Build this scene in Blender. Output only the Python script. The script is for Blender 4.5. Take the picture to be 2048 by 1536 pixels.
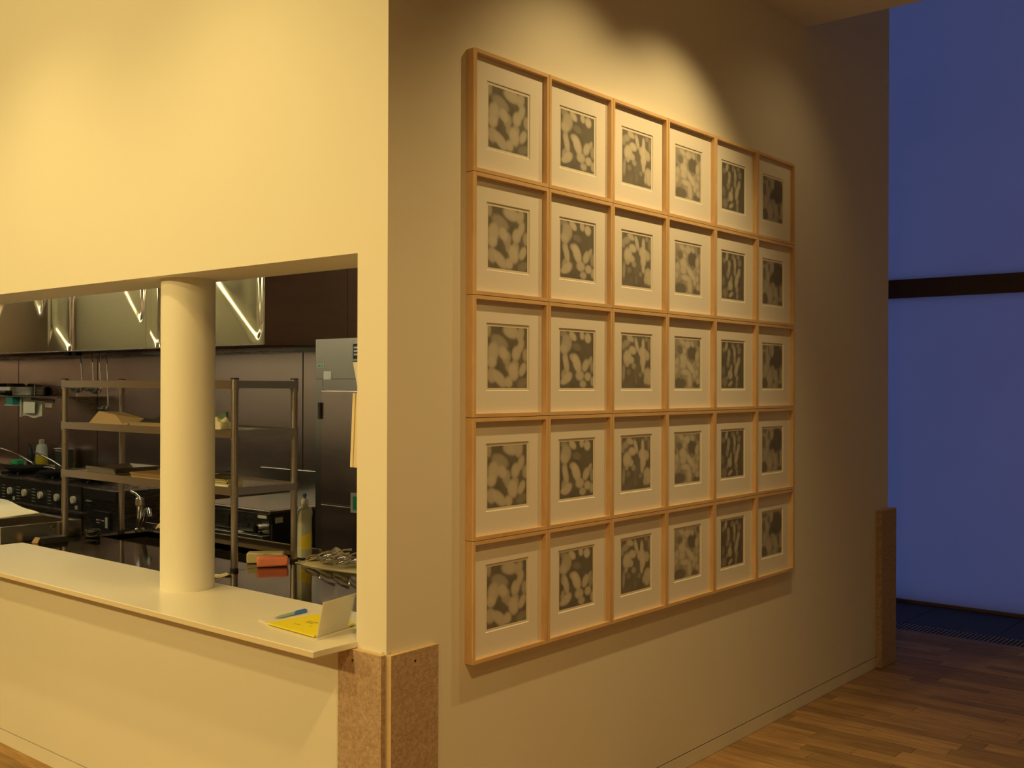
import bpy, bmesh, math, random
from mathutils import Vector, Matrix

random.seed(7)
for o in list(bpy.data.objects):
    bpy.data.objects.remove(o)
scene = bpy.context.scene
COL = scene.collection

# ------------------------------------------------------------------ camera
CAM = (2.3389, -2.2008, 1.628)
YAW, PITCH, ROLL, FPX = 0.6989, 0.0011, 0.0032, 2124.4
cam_data = bpy.data.cameras.new('camera')
cam_data.sensor_width = 36.0
cam_data.sensor_fit = 'HORIZONTAL'
cam_data.lens = 36.0 * FPX / 2048.0
cam_data.clip_start = 0.05
cam_data.clip_end = 200
cam = bpy.data.objects.new('camera', cam_data)
COL.objects.link(cam)
_f = Vector((-math.sin(YAW) * math.cos(PITCH), math.cos(YAW) * math.cos(PITCH), math.sin(PITCH)))
_r = Vector((math.cos(YAW), math.sin(YAW), 0))
_u = _r.cross(_f)
_r2 = _r * math.cos(ROLL) + _u * math.sin(ROLL)
_u2 = -_r * math.sin(ROLL) + _u * math.cos(ROLL)
_m = Matrix((_r2, _u2, -_f)).transposed().to_4x4()
_m.translation = Vector(CAM)
cam.matrix_world = _m
scene.camera = cam

# ------------------------------------------------------------------ world (dusk sky)
world = bpy.data.worlds.new('dusk')
scene.world = world
world.use_nodes = True
wn = world.node_tree.nodes
wn['Background'].inputs['Color'].default_value = (0.215, 0.315, 0.93, 1)
wn['Background'].inputs['Strength'].default_value = 0.59

# ------------------------------------------------------------------ lamps of the room
def spot(name, loc, target, power, color, size_deg, blend, radius):
    l = bpy.data.lights.new(name, 'SPOT')
    l.energy = power
    l.color = color
    l.spot_size = math.radians(size_deg)
    l.spot_blend = blend
    l.shadow_soft_size = radius
    o = bpy.data.objects.new(name, l)
    COL.objects.link(o)
    o.location = loc
    d = Vector(target) - Vector(loc)
    o.rotation_euler = d.to_track_quat('-Z', 'Y').to_euler()
    return o

WARM = (1.0, 0.71, 0.235)
GOLD = (1.0, 0.68, 0.25)
AMBER = (1.0, 0.60, 0.18)
# ceiling spots washing the counter wall from the hall
spot('ceiling_spot_hall_a', (-0.55, -2.85, 3.40), (-0.8, 0.0, 1.75), 62, WARM, 112, 1.0, 0.07)
spot('ceiling_spot_hall_c', (-0.5, -5.3, 3.40), (-0.6, 0.0, 1.5), 330, WARM, 95, 1.0, 0.08)
spot('ceiling_spot_hall_d', (-3.3, -5.3, 3.40), (-2.9, 0.0, 1.7), 330, WARM, 95, 1.0, 0.08)
spot('ceiling_spot_hall_b', (-2.9, -2.85, 3.40), (-2.7, 0.0, 1.95), 72, WARM, 112, 1.0, 0.07)
# ceiling spots close to the counter wall
spot('ceiling_spot_counter_a', (-0.7, -1.0, 3.40), (-0.7, -0.16, 0.8), 35, WARM, 118, 1.0, 0.05)
spot('ceiling_spot_counter_b', (-2.1, -1.0, 3.40), (-2.1, -0.16, 0.8), 35, WARM, 118, 1.0, 0.05)
spot('ceiling_spot_counter_c', (-3.5, -1.0, 3.40), (-3.5, -0.16, 0.8), 35, WARM, 118, 1.0, 0.05)
# ceiling spots on the framed prints
spot('ceiling_spot_prints_a', (0.78, 0.90, 3.40), (0.0, 0.90, 1.72), 44, GOLD, 90, 1.0, 0.03)
spot('ceiling_spot_prints_b', (0.78, 1.65, 3.40), (0.0, 1.50, 1.70), 72, GOLD, 88, 1.0, 0.03)
spot('ceiling_spot_prints_c', (0.78, 2.75, 3.40), (0.0, 2.5, 1.9), 5, GOLD, 106, 1.0, 0.03)
# downlights over the hall
spot('ceiling_downlight_a', (1.7, -1.3, 3.42), (0.7, -0.5, 0.6), 165, AMBER, 104, 1.0, 0.08)
spot('ceiling_downlight_b', (2.6, -4.0, 3.42), (2.0, -2.0, 0.6), 70, AMBER, 150, 1.0, 0.08)

scene.view_settings.view_transform = 'Standard'
scene.view_settings.look = 'None'
scene.view_settings.gamma = 1.0
scene.view_settings.use_curve_mapping = False
scene.view_settings.exposure = 0.0

# ================================================================== helpers
WL = {}

class MB:
    def __init__(self):
        self.v = []
        self.f = []
    def add(self, verts, faces):
        b = len(self.v)
        self.v += [tuple(p) for p in verts]
        self.f += [tuple(i + b for i in fc) for fc in faces]
        return self
    def box(self, x0, x1, y0, y1, z0, z1):
        v = [(x0, y0, z0), (x1, y0, z0), (x1, y1, z0), (x0, y1, z0), (x0, y0, z1), (x1, y0, z1), (x1, y1, z1), (x0, y1, z1)]
        return self.add(v, [(0, 3, 2, 1), (4, 5, 6, 7), (0, 1, 5, 4), (1, 2, 6, 5), (2, 3, 7, 6), (3, 0, 4, 7)])
    def obox(self, c, ax, ay, az):
        """box around centre c with half-axis vectors"""
        c, ax, ay, az = Vector(c), Vector(ax), Vector(ay), Vector(az)
        v = []
        for sz in (-1, 1):
            for sx, sy in ((-1, -1), (1, -1), (1, 1), (-1, 1)):
                v.append(c + ax * sx + ay * sy + az * sz)
        return self.add(v, [(0, 3, 2, 1), (4, 5, 6, 7), (0, 1, 5, 4), (1, 2, 6, 5), (2, 3, 7, 6), (3, 0, 4, 7)])
    def prism(self, poly, z0, z1):
        n = len(poly)
        v = [(x, y, z0) for x, y in poly] + [(x, y, z1) for x, y in poly]
        f = [tuple(range(n - 1, -1, -1)), tuple(range(n, 2 * n))]
        f += [(i, (i + 1) % n, n + (i + 1) % n, n + i) for i in range(n)]
        return self.add(v, f)
    def extrude(self, poly3, d):
        """planar polygon (3d points) extruded by vector d"""
        n = len(poly3)
        d = Vector(d)
        v = [Vector(p) for p in poly3] + [Vector(p) + d for p in poly3]
        f = [tuple(range(n - 1, -1, -1)), tuple(range(n, 2 * n))]
        f += [(i, (i + 1) % n, n + (i + 1) % n, n + i) for i in range(n)]
        return self.add(v, f)
    def tube(self, path, r, n=10, closed_ends=True):
        path = [Vector(p) for p in path]
        rs = r if isinstance(r, (list, tuple)) else [r] * len(path)
        v = []
        t0 = (path[1] - path[0]).normalized()
        up = Vector((0, 0, 1)) if abs(t0.z) < 0.9 else Vector((1, 0, 0))
        a = t0.cross(up).normalized()
        for i, p in enumerate(path):
            if i == 0:
                t = t0
            elif i == len(path) - 1:
                t = (path[i] - path[i - 1]).normalized()
            else:
                t = (path[i + 1] - path[i - 1]).normalized()
            a = (a - t * a.dot(t)).normalized()
            b = t.cross(a)
            for k in range(n):
                an = 2 * math.pi * k / n
                v.append(p + (a * math.cos(an) + b * math.sin(an)) * rs[i])
        f = []
        for i in range(len(path) - 1):
            for k in range(n):
                f.append((i * n + k, i * n + (k + 1) % n, (i + 1) * n + (k + 1) % n, (i + 1) * n + k))
        if closed_ends:
            f.append(tuple(range(n - 1, -1, -1)))
            f.append(tuple(range((len(path) - 1) * n, len(path) * n)))
        return self.add(v, f)
    def lathe(self, prof, c, n=24, sx=1.0, sy=1.0, rot=0.0):
        """profile [(r,z)] about a vertical axis at c"""
        v = []
        for r, z in prof:
            for k in range(n):
                an = 2 * math.pi * k / n
                x, y = r * sx * math.cos(an), r * sy * math.sin(an)
                v.append((c[0] + x * math.cos(rot) - y * math.sin(rot), c[1] + x * math.sin(rot) + y * math.cos(rot), c[2] + z))
        f = []
        for i in range(len(prof) - 1):
            for k in range(n):
                f.append((i * n + k, i * n + (k + 1) % n, (i + 1) * n + (k + 1) % n, (i + 1) * n + k))
        f.append(tuple(range(n - 1, -1, -1)))
        f.append(tuple(range((len(prof) - 1) * n, len(prof) * n)))
        return self.add(v, f)
    def disc(self, c, axis, r, h, n=20):
        c, axis = Vector(c), Vector(axis).normalized()
        return self.tube([c - axis * h * 0.5, c + axis * h * 0.5], r, n)
    def grid(self, nu, nv, fn):
        v = [fn(i / nu, j / nv) for j in range(nv + 1) for i in range(nu + 1)]
        f = []
        for j in range(nv):
            for i in range(nu):
                a = j * (nu + 1) + i
                f.append((a, a + 1, a + nu + 2, a + nu + 1))
        return self.add(v, f)
    def slab(self, nu, nv, fn, th):
        """closed sheet: top surface fn(u,v), lower surface th below"""
        top = [Vector(fn(i / nu, j / nv)) for j in range(nv + 1) for i in range(nu + 1)]
        N = len(top)
        v = top + [p - Vector((0, 0, th)) for p in top]
        f = []
        W = nu + 1
        for j in range(nv):
            for i in range(nu):
                a = j * W + i
                f.append((a, a + 1, a + W + 1, a + W))
                f.append((N + a, N + a + W, N + a + W + 1, N + a + 1))
        ring = [i for i in range(nu)] + [nu + j * W for j in range(nv)] + [nv * W + nu - i for i in range(nu)] + [(nv - j) * W for j in range(nv)]
        m = len(ring)
        for k in range(m):
            a, b = ring[k], ring[(k + 1) % m]
            f.append((b, a, N + a, N + b))
        return self.add(v, f)
    def mesh(self, name, off=(0, 0, 0), smooth=False, angle=40):
        me = bpy.data.meshes.new(name)
        me.from_pydata([(x - off[0], y - off[1], z - off[2]) for x, y, z in self.v], [], self.f)
        bm = bmesh.new()
        bm.from_mesh(me)
        bmesh.ops.recalc_face_normals(bm, faces=bm.faces)
        bm.to_mesh(me)
        bm.free()
        if smooth:
            for p in me.polygons:
                p.use_smooth = True
            me.set_sharp_from_angle(angle=math.radians(angle))
        me.update()
        return me
    def build(self, name, mat, parent=None, smooth=False, bevel=0.0, angle=40):
        off = WL[parent.name] if parent is not None else (0, 0, 0)
        me = self.mesh(name, off, smooth, angle)
        me.materials.append(mat)
        o = bpy.data.objects.new(name, me)
        COL.objects.link(o)
        if parent is not None:
            o.parent = parent
            WL[o.name] = off
        else:
            WL[o.name] = (0, 0, 0)
        if bevel > 0:
            b = o.modifiers.new('bevel', 'BEVEL')
            b.width = bevel
            b.segments = 2
            b.limit_method = 'ANGLE'
            b.harden_normals = False
        return o

def tag(o, label=None, cat=None, group=None, kind=None):
    if label:
        o['label'] = label
    if cat:
        o['category'] = cat
    if group:
        o['group'] = group
    if kind:
        o['kind'] = kind
    return o

def thing(name, loc, label, cat, group=None):
    o = bpy.data.objects.new(name, None)
    o.empty_display_size = 0.1
    COL.objects.link(o)
    o.location = loc
    WL[o.name] = tuple(loc)
    return tag(o, label, cat, group)

def struct(o):
    o['kind'] = 'structure'
    return o

def sroot(name, loc=(0, 0, 0)):
    o = bpy.data.objects.new(name, None)
    COL.objects.link(o)
    o.location = loc
    WL[o.name] = tuple(loc)
    return struct(o)

# ================================================================== materials
def nodes_of(name):
    m = bpy.data.materials.new(name)
    m.use_nodes = True
    nt = m.node_tree
    return m, nt, nt.nodes, nt.links, nt.nodes['Principled BSDF']

def plain(name, col, rough=0.6, metal=0.0, var=0.06, scale=20.0, bump=0.0, bscale=80.0, stretch=None, spec=0.5, trans=0.0, alpha=1.0):
    m, nt, N, L, P = nodes_of(name)
    P.inputs['Roughness'].default_value = rough
    P.inputs['Metallic'].default_value = metal
    P.inputs['Specular IOR Level'].default_value = spec
    P.inputs['Transmission Weight'].default_value = trans
    P.inputs['Alpha'].default_value = alpha
    tc = N.new('ShaderNodeTexCoord')
    mp = N.new('ShaderNodeMapping')
    if stretch:
        mp.inputs['Scale'].default_value = stretch
    L.new(tc.outputs['Object'], mp.inputs['Vector'])
    nz = N.new('ShaderNodeTexNoise')
    nz.inputs['Scale'].default_value = scale
    nz.inputs['Detail'].default_value = 4
    L.new(mp.outputs['Vector'], nz.inputs['Vector'])
    mx = N.new('ShaderNodeMix')
    mx.data_type = 'RGBA'
    mx.inputs['A'].default_value = tuple(max(0, c * (1 - var)) for c in col) + (1,)
    mx.inputs['B'].default_value = tuple(min(1, c * (1 + var)) for c in col) + (1,)
    L.new(nz.outputs['Fac'], mx.inputs['Factor'])
    L.new(mx.outputs['Result'], P.inputs['Base Color'])
    if bump > 0:
        n2 = N.new('ShaderNodeTexNoise')
        n2.inputs['Scale'].default_value = bscale
        n2.inputs['Detail'].default_value = 3
        L.new(mp.outputs['Vector'], n2.inputs['Vector'])
        bp = N.new('ShaderNodeBump')
        bp.inputs['Strength'].default_value = bump
        bp.inputs['Distance'].default_value = 0.002
        L.new(n2.outputs['Fac'], bp.inputs['Height'])
        L.new(bp.outputs['Normal'], P.inputs['Normal'])
    return m

def steel(name, col=(0.50, 0.47, 0.42), rough=0.22, stretch=(1, 1, 30), rv=0.06):
    m, nt, N, L, P = nodes_of(name)
    P.inputs['Metallic'].default_value = 1.0
    tc = N.new('ShaderNodeTexCoord')
    mp = N.new('ShaderNodeMapping')
    mp.inputs['Scale'].default_value = stretch
    L.new(tc.outputs['Object'], mp.inputs['Vector'])
    nz = N.new('ShaderNodeTexNoise')
    nz.inputs['Scale'].default_value = 9
    nz.inputs['Detail'].default_value = 5
    L.new(mp.outputs['Vector'], nz.inputs['Vector'])
    mr = N.new('ShaderNodeMapRange')
    mr.inputs['To Min'].default_value = max(0.02, rough - rv)
    mr.inputs['To Max'].default_value = rough + rv
    L.new(nz.outputs['Fac'], mr.inputs['Value'])
    L.new(mr.outputs['Result'], P.inputs['Roughness'])
    mx = N.new('ShaderNodeMix')
    mx.data_type = 'RGBA'
    mx.inputs['A'].default_value = tuple(c * 0.92 for c in col) + (1,)
    mx.inputs['B'].default_value = tuple(min(1, c * 1.06) for c in col) + (1,)
    L.new(nz.outputs['Fac'], mx.inputs['Factor'])
    L.new(mx.outputs['Result'], P.inputs['Base Color'])
    return m

def wood(name, c1, c2, stretch, scale=6.0, rough=0.5, objvar=0.0):
    m, nt, N, L, P = nodes_of(name)
    P.inputs['Roughness'].default_value = rough
    P.inputs['Specular IOR Level'].default_value = 0.25
    tc = N.new('ShaderNodeTexCoord')
    mp = N.new('ShaderNodeMapping')
    mp.inputs['Scale'].default_value = stretch
    L.new(tc.outputs['Object'], mp.inputs['Vector'])
    vec = mp.outputs['Vector']
    oi = N.new('ShaderNodeObjectInfo')
    ad = N.new('ShaderNodeVectorMath')
    ad.operation = 'ADD'
    sc = N.new('ShaderNodeVectorMath')
    sc.operation = 'SCALE'
    cx = N.new('ShaderNodeCombineXYZ')
    for k in ('X', 'Y', 'Z'):
        L.new(oi.outputs['Random'], cx.inputs[k])
    L.new(cx.outputs['Vector'], sc.inputs[0])
    sc.inputs['Scale'].default_value = 40
    L.new(vec, ad.inputs[0])
    L.new(sc.outputs['Vector'], ad.inputs[1])
    nz = N.new('ShaderNodeTexNoise')
    nz.inputs['Scale'].default_value = scale
    nz.inputs['Detail'].default_value = 6
    nz.inputs['Distortion'].default_value = 0.4
    L.new(ad.outputs['Vector'], nz.inputs['Vector'])
    rp = N.new('ShaderNodeValToRGB')
    rp.color_ramp.elements[0].position = 0.32
    rp.color_ramp.elements[0].color = tuple(c1) + (1,)
    rp.color_ramp.elements[1].position = 0.68
    rp.color_ramp.elements[1].color = tuple(c2) + (1,)
    L.new(nz.outputs['Fac'], rp.inputs['Fac'])
    out = rp.outputs['Color']
    if objvar > 0:
        hv = N.new('ShaderNodeHueSaturation')
        mr = N.new('ShaderNodeMapRange')
        mr.inputs['To Min'].default_value = 1 - objvar
        mr.inputs['To Max'].default_value = 1 + objvar
        L.new(oi.outputs['Random'], mr.inputs['Value'])
        L.new(mr.outputs['Result'], hv.inputs['Value'])
        L.new(out, hv.inputs['Color'])
        out = hv.outputs['Color']
    L.new(out, P.inputs['Base Color'])
    return m

def felt(name, c1, c2):
    m, nt, N, L, P = nodes_of(name)
    P.inputs['Roughness'].default_value = 0.95
    P.inputs['Specular IOR Level'].default_value = 0.15
    tc = N.new('ShaderNodeTexCoord')
    a = N.new('ShaderNodeTexNoise')
    a.inputs['Scale'].default_value = 75
    a.inputs['Detail'].default_value = 8
    a.inputs['Roughness'].default_value = 0.75
    L.new(tc.outputs['Object'], a.inputs['Vector'])
    rp = N.new('ShaderNodeValToRGB')
    rp.color_ramp.elements[0].position = 0.36
    rp.color_ramp.elements[0].color = tuple(c1) + (1,)
    rp.color_ramp.elements[1].position = 0.66
    rp.color_ramp.elements[1].color = tuple(c2) + (1,)
    L.new(a.outputs['Fac'], rp.inputs['Fac'])
    L.new(rp.outputs['Color'], P.inputs['Base Color'])
    b = N.new('ShaderNodeTexNoise')
    b.inputs['Scale'].default_value = 160
    b.inputs['Detail'].default_value = 5
    L.new(tc.outputs['Object'], b.inputs['Vector'])
    bp = N.new('ShaderNodeBump')
    bp.inputs['Strength'].default_value = 0.5
    bp.inputs['Distance'].default_value = 0.003
    L.new(b.outputs['Fac'], bp.inputs['Height'])
    L.new(bp.outputs['Normal'], P.inputs['Normal'])
    return m

def emitter(name, col, strength):
    m, nt, N, L, P = nodes_of(name)
    P.inputs['Base Color'].default_value = tuple(col) + (1,)
    P.inputs['Emission Color'].default_value = tuple(col) + (1,)
    P.inputs['Emission Strength'].default_value = strength
    return m

def frosted(name):
    m = bpy.data.materials.new(name)
    m.use_nodes = True
    nt = m.node_tree
    N, L = nt.nodes, nt.links
    for n in list(N):
        N.remove(n)
    out = N.new('ShaderNodeOutputMaterial')
    tr = N.new('ShaderNodeBsdfTranslucent')
    df = N.new('ShaderNodeBsdfDiffuse')
    mx = N.new('ShaderNodeMixShader')
    tc = N.new('ShaderNodeTexCoord')
    nz = N.new('ShaderNodeTexNoise')
    nz.inputs['Scale'].default_value = 1.5
    L.new(tc.outputs['Object'], nz.inputs['Vector'])
    cm = N.new('ShaderNodeMix')
    cm.data_type = 'RGBA'
    cm.inputs['A'].default_value = (0.74, 0.76, 0.78, 1)
    cm.inputs['B'].default_value = (0.82, 0.83, 0.84, 1)
    L.new(nz.outputs['Fac'], cm.inputs['Factor'])
    L.new(cm.outputs['Result'], tr.inputs['Color'])
    L.new(cm.outputs['Result'], df.inputs['Color'])
    mx.inputs['Fac'].default_value = 0.45
    L.new(tr.outputs['BSDF'], mx.inputs[1])
    L.new(df.outputs['BSDF'], mx.inputs[2])
    L.new(mx.outputs['Shader'], out.inputs['Surface'])
    return m

def print_mat(name):
    m, nt, N, L, P = nodes_of(name)
    P.inputs['Roughness'].default_value = 0.7
    at = N.new('ShaderNodeVertexColor')
    at.layer_name = 'ink'
    L.new(at.outputs['Color'], P.inputs['Base Color'])
    return m

M = {}
M['paint'] = plain('wall_paint', (0.82, 0.80, 0.75), 0.85, var=0.015, scale=3, bump=0.08, bscale=120, spec=0.2)
M['ceil'] = plain('ceiling_paint', (0.78, 0.76, 0.72), 0.9, var=0.02, scale=3, spec=0.2)
M['groove'] = plain('groove_dark', (0.10, 0.08, 0.06), 0.9, spec=0.1)
M['counter'] = plain('counter_laminate', (0.84, 0.82, 0.76), 0.28, var=0.01, scale=4, spec=0.5)
M['counter_edge'] = plain('counter_edge_band', (0.76, 0.68, 0.55), 0.5, var=0.02)
M['maple'] = wood('maple_frame', (0.68, 0.455, 0.245), (0.79, 0.565, 0.335), (6, 1.2, 1.2), 5, 0.5)
M['mat'] = plain('mat_board', (0.85, 0.83, 0.84), 0.9, var=0.01, scale=60, spec=0.15)
M['paper'] = plain('print_paper', (0.80, 0.77, 0.70), 0.85, var=0.01, spec=0.15)
M['print'] = print_mat('print_ink')
M['backing'] = plain('backing_board', (0.35, 0.27, 0.18), 0.9)
M['oak'] = wood('oak_plank', (0.33, 0.20, 0.092), (0.50, 0.32, 0.152), (1.0, 9, 9), 5, 0.62, objvar=0.26)
M['oakfar'] = wood('oak_plank_field', (0.36, 0.22, 0.10), (0.50, 0.32, 0.16), (1.0, 9, 9), 5, 0.62)
M['slate'] = plain('black_slate', (0.018, 0.020, 0.024), 0.55, var=0.3, scale=8, bump=0.2, bscale=30)
M['grate'] = plain('grating_aluminium', (0.22, 0.21, 0.20), 0.5, metal=0.4, var=0.08)
M['felt'] = felt('felt_board', (0.38, 0.27, 0.20), (0.60, 0.46, 0.36))
M['feltedge'] = plain('felt_board_edge', (0.66, 0.50, 0.30), 0.9, var=0.08, scale=60)
M['frost'] = frosted('frosted_panel')
M['transom'] = plain('transom_brown', (0.13, 0.095, 0.065), 0.6, var=0.1)
M['reflect_dark'] = plain('reflection_panel_dark', (0.055, 0.040, 0.030), 0.6, var=0.1)
M['sillwood'] = plain('sill_wood', (0.30, 0.19, 0.10), 0.6, var=0.1)
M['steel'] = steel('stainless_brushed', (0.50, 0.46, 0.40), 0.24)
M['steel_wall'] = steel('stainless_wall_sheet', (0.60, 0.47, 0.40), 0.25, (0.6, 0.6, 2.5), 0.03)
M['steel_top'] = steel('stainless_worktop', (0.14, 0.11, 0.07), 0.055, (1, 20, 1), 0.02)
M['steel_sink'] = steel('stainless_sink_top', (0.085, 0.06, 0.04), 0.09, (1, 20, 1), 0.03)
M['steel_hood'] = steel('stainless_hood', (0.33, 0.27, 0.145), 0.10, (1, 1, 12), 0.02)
M['steel_dark'] = steel('stainless_dim', (0.30, 0.28, 0.23), 0.28)
M['rack'] = steel('rack_steel', (0.43, 0.39, 0.39), 0.30)
M['chrome'] = steel('chrome', (0.75, 0.73, 0.68), 0.06, (1, 1, 1), 0.01)
M['iron'] = plain('cast_iron', (0.022, 0.020, 0.017), 0.55, var=0.3)
M['blackp'] = plain('black_plastic', (0.012, 0.011, 0.010), 0.4, var=0.1)
M['panelblack'] = plain('stove_enamel', (0.022, 0.019, 0.014), 0.35, var=0.1)
M['knob'] = plain('cream_knob', (0.72, 0.66, 0.46), 0.5)
M['kfloor'] = plain('kitchen_floor_vinyl', (0.10, 0.09, 0.08), 0.6, var=0.1)
M['kceil'] = plain('kitchen_ceiling_paint', (0.60, 0.56, 0.52), 0.9, var=0.02)
M['white'] = plain('white_plastic', (0.78, 0.76, 0.70), 0.45, var=0.02)
M['towel'] = plain('towel_cloth', (0.74, 0.70, 0.55), 0.95, var=0.05, bump=0.6, bscale=250, spec=0.1)
M['kraft'] = plain('kraft_paper', (0.40, 0.29, 0.18), 0.8, var=0.06)
M['tray'] = plain('cardboard_tray', (0.50, 0.41, 0.27), 0.75, var=0.05)
M['pink'] = plain('pink_sponge', (0.90, 0.30, 0.20), 0.9, var=0.06, scale=90, bump=0.7, bscale=200)
M['sponge'] = plain('olive_sponge', (0.50, 0.46, 0.30), 0.95, var=0.08, scale=90, bump=0.7, bscale=200)
M['bottle'] = plain('milky_bottle', (0.58, 0.62, 0.54), 0.35, var=0.02, trans=0.15)
M['blue'] = plain('blue_plastic', (0.03, 0.09, 0.40), 0.4)
M['penblue'] = plain('pen_blue', (0.07, 0.26, 1.0), 0.3)
M['penclear'] = plain('pen_clear_barrel', (0.42, 0.62, 0.75), 0.15, trans=0.2)
M['yellow'] = plain('yellow_paper', (0.78, 0.70, 0.035), 0.8, var=0.02, spec=0.2)
M['ylabel'] = plain('yellow_label', (0.80, 0.66, 0.05), 0.6)
M['ink'] = plain('grey_ink', (0.40, 0.31, 0.04), 0.8)
M['acrylic'] = plain('acrylic_clear', (0.92, 0.92, 0.88), 0.05, var=0.0, alpha=0.28)
M['card'] = plain('grey_card', (0.88, 0.84, 0.76), 0.6, var=0.02)
M['green'] = plain('green_plastic', (0.03, 0.42, 0.14), 0.6)
M['teal'] = plain('teal_carton', (0.03, 0.22, 0.19), 0.6)
M['yliquid'] = plain('yellow_liquid', (0.50, 0.40, 0.02), 0.3)
M['bag'] = plain('plastic_bag', (0.55, 0.52, 0.33), 0.5, bump=0.4, bscale=40)
M['black'] = plain('black_matt', (0.015, 0.014, 0.012), 0.7)
M['board'] = wood('pale_board', (0.78, 0.66, 0.46), (0.86, 0.75, 0.56), (6, 6, 1), 4, 0.6)
M['cable'] = plain('hinge_dark', (0.04, 0.035, 0.03), 0.5)
M['sign_green'] = plain('sign_green', (0.02, 0.30, 0.14), 0.5)
M['labelgrey'] = plain('label_silver', (0.50, 0.48, 0.36), 0.5)
M['red'] = plain('red_print', (0.55, 0.10, 0.08), 0.6)
M['tube'] = emitter('fluorescent_tube', (1.0, 0.94, 0.66), 22.0)
M['darkhood'] = plain('hood_inside_reddish', (0.10, 0.055, 0.035), 0.35, metal=0.6)  # reddish reflection put into the dark base colour of the underside
M['rail_reflection'] = plain('rail_painted_reflection', (0.65, 0.25, 0.12), 0.3, metal=0.9)  # copper tone paints the red reflections under the hood onto the rail

# ================================================================== the room
KX = -0.134            # inner face of the kitchen's right wall, also the jamb
TH = 0.275             # thickness of the counter wall
CEIL = 3.452
OZ = 2.034             # top of the serving opening
OXL = -3.80            # left end of the opening

# --- counter wall (faces the hall, y = 0)
wl = sroot('wall_left')
m = MB()
m.box(-6.0, 0.0, 0.0, TH, OZ, 4.9)                   # over the opening
m.box(-6.0, OXL, 0.0, TH, 0.066, OZ)                 # left of the opening
m.box(OXL, KX, 0.0, TH - 0.002, 0.066, 0.796)        # apron below the counter
m.box(KX, 0.0, 0.0, TH, 0.066, OZ)                   # jamb
m.build('plaster', M['paint'], wl)
MB().box(-6.0, -0.001, 0.012, TH - 0.01, 0.0, 0.07).build('groove', M['groove'], wl)
bl = struct(MB().box(-6.0, 0.0, 0.0, 0.0115, 0.0, 0.060).build('baseboard_left', M['paint']))

# --- picture wall (faces +x, x = 0)
wr = sroot('wall_right')
m = MB()
m.box(KX, 0.0, TH, 4.04, 0.066, 4.9)
m.build('plaster', M['paint'], wr)
MB().box(KX + 0.01, -0.012, TH, 4.03, 0.0, 0.07).build('groove', M['groove'], wr)
br = struct(MB().box(-0.0115, 0.0, 0.0, 4.04, 0.0, 0.060).build('baseboard_right', M['paint']))

# --- other hall walls (behind and beside the camera)
struct(MB().box(-6.1, -6.0, -6.0, 0.275, 0.0, 4.9).build('wall_far_left', M['paint']))
struct(MB().box(-6.1, 5.2, -6.1, -6.0, 0.0, 4.9).build('wall_behind', M['paint']))
struct(MB().box(5.2, 5.3, -6.1, 5.95, 0.0, 4.9).build('wall_far_right', M['paint']))
struct(MB().box(-4.2, -4.1, 2.99, 5.95, 0.0, 4.9).build('wall_passage', M['paint']))
struct(MB().box(-4.1, KX, 2.98, 3.08, 0.0, 4.9).build('wall_kitchen_back', M['paint']))

# --- ceilings
struct(MB().box(-6.1, 5.3, -6.1, 2.888, CEIL, CEIL + 0.30).build('ceiling', M['ceil']))
struct(MB().box(-4.2, 5.3, 2.888, 6.1, 4.9, 5.0).build('ceiling_high', M['ceil']))
struct(MB().box(-6.1, 5.3, 2.80, 2.888, CEIL + 0.30, 4.9).build('trim_1', M['ceil']))

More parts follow.
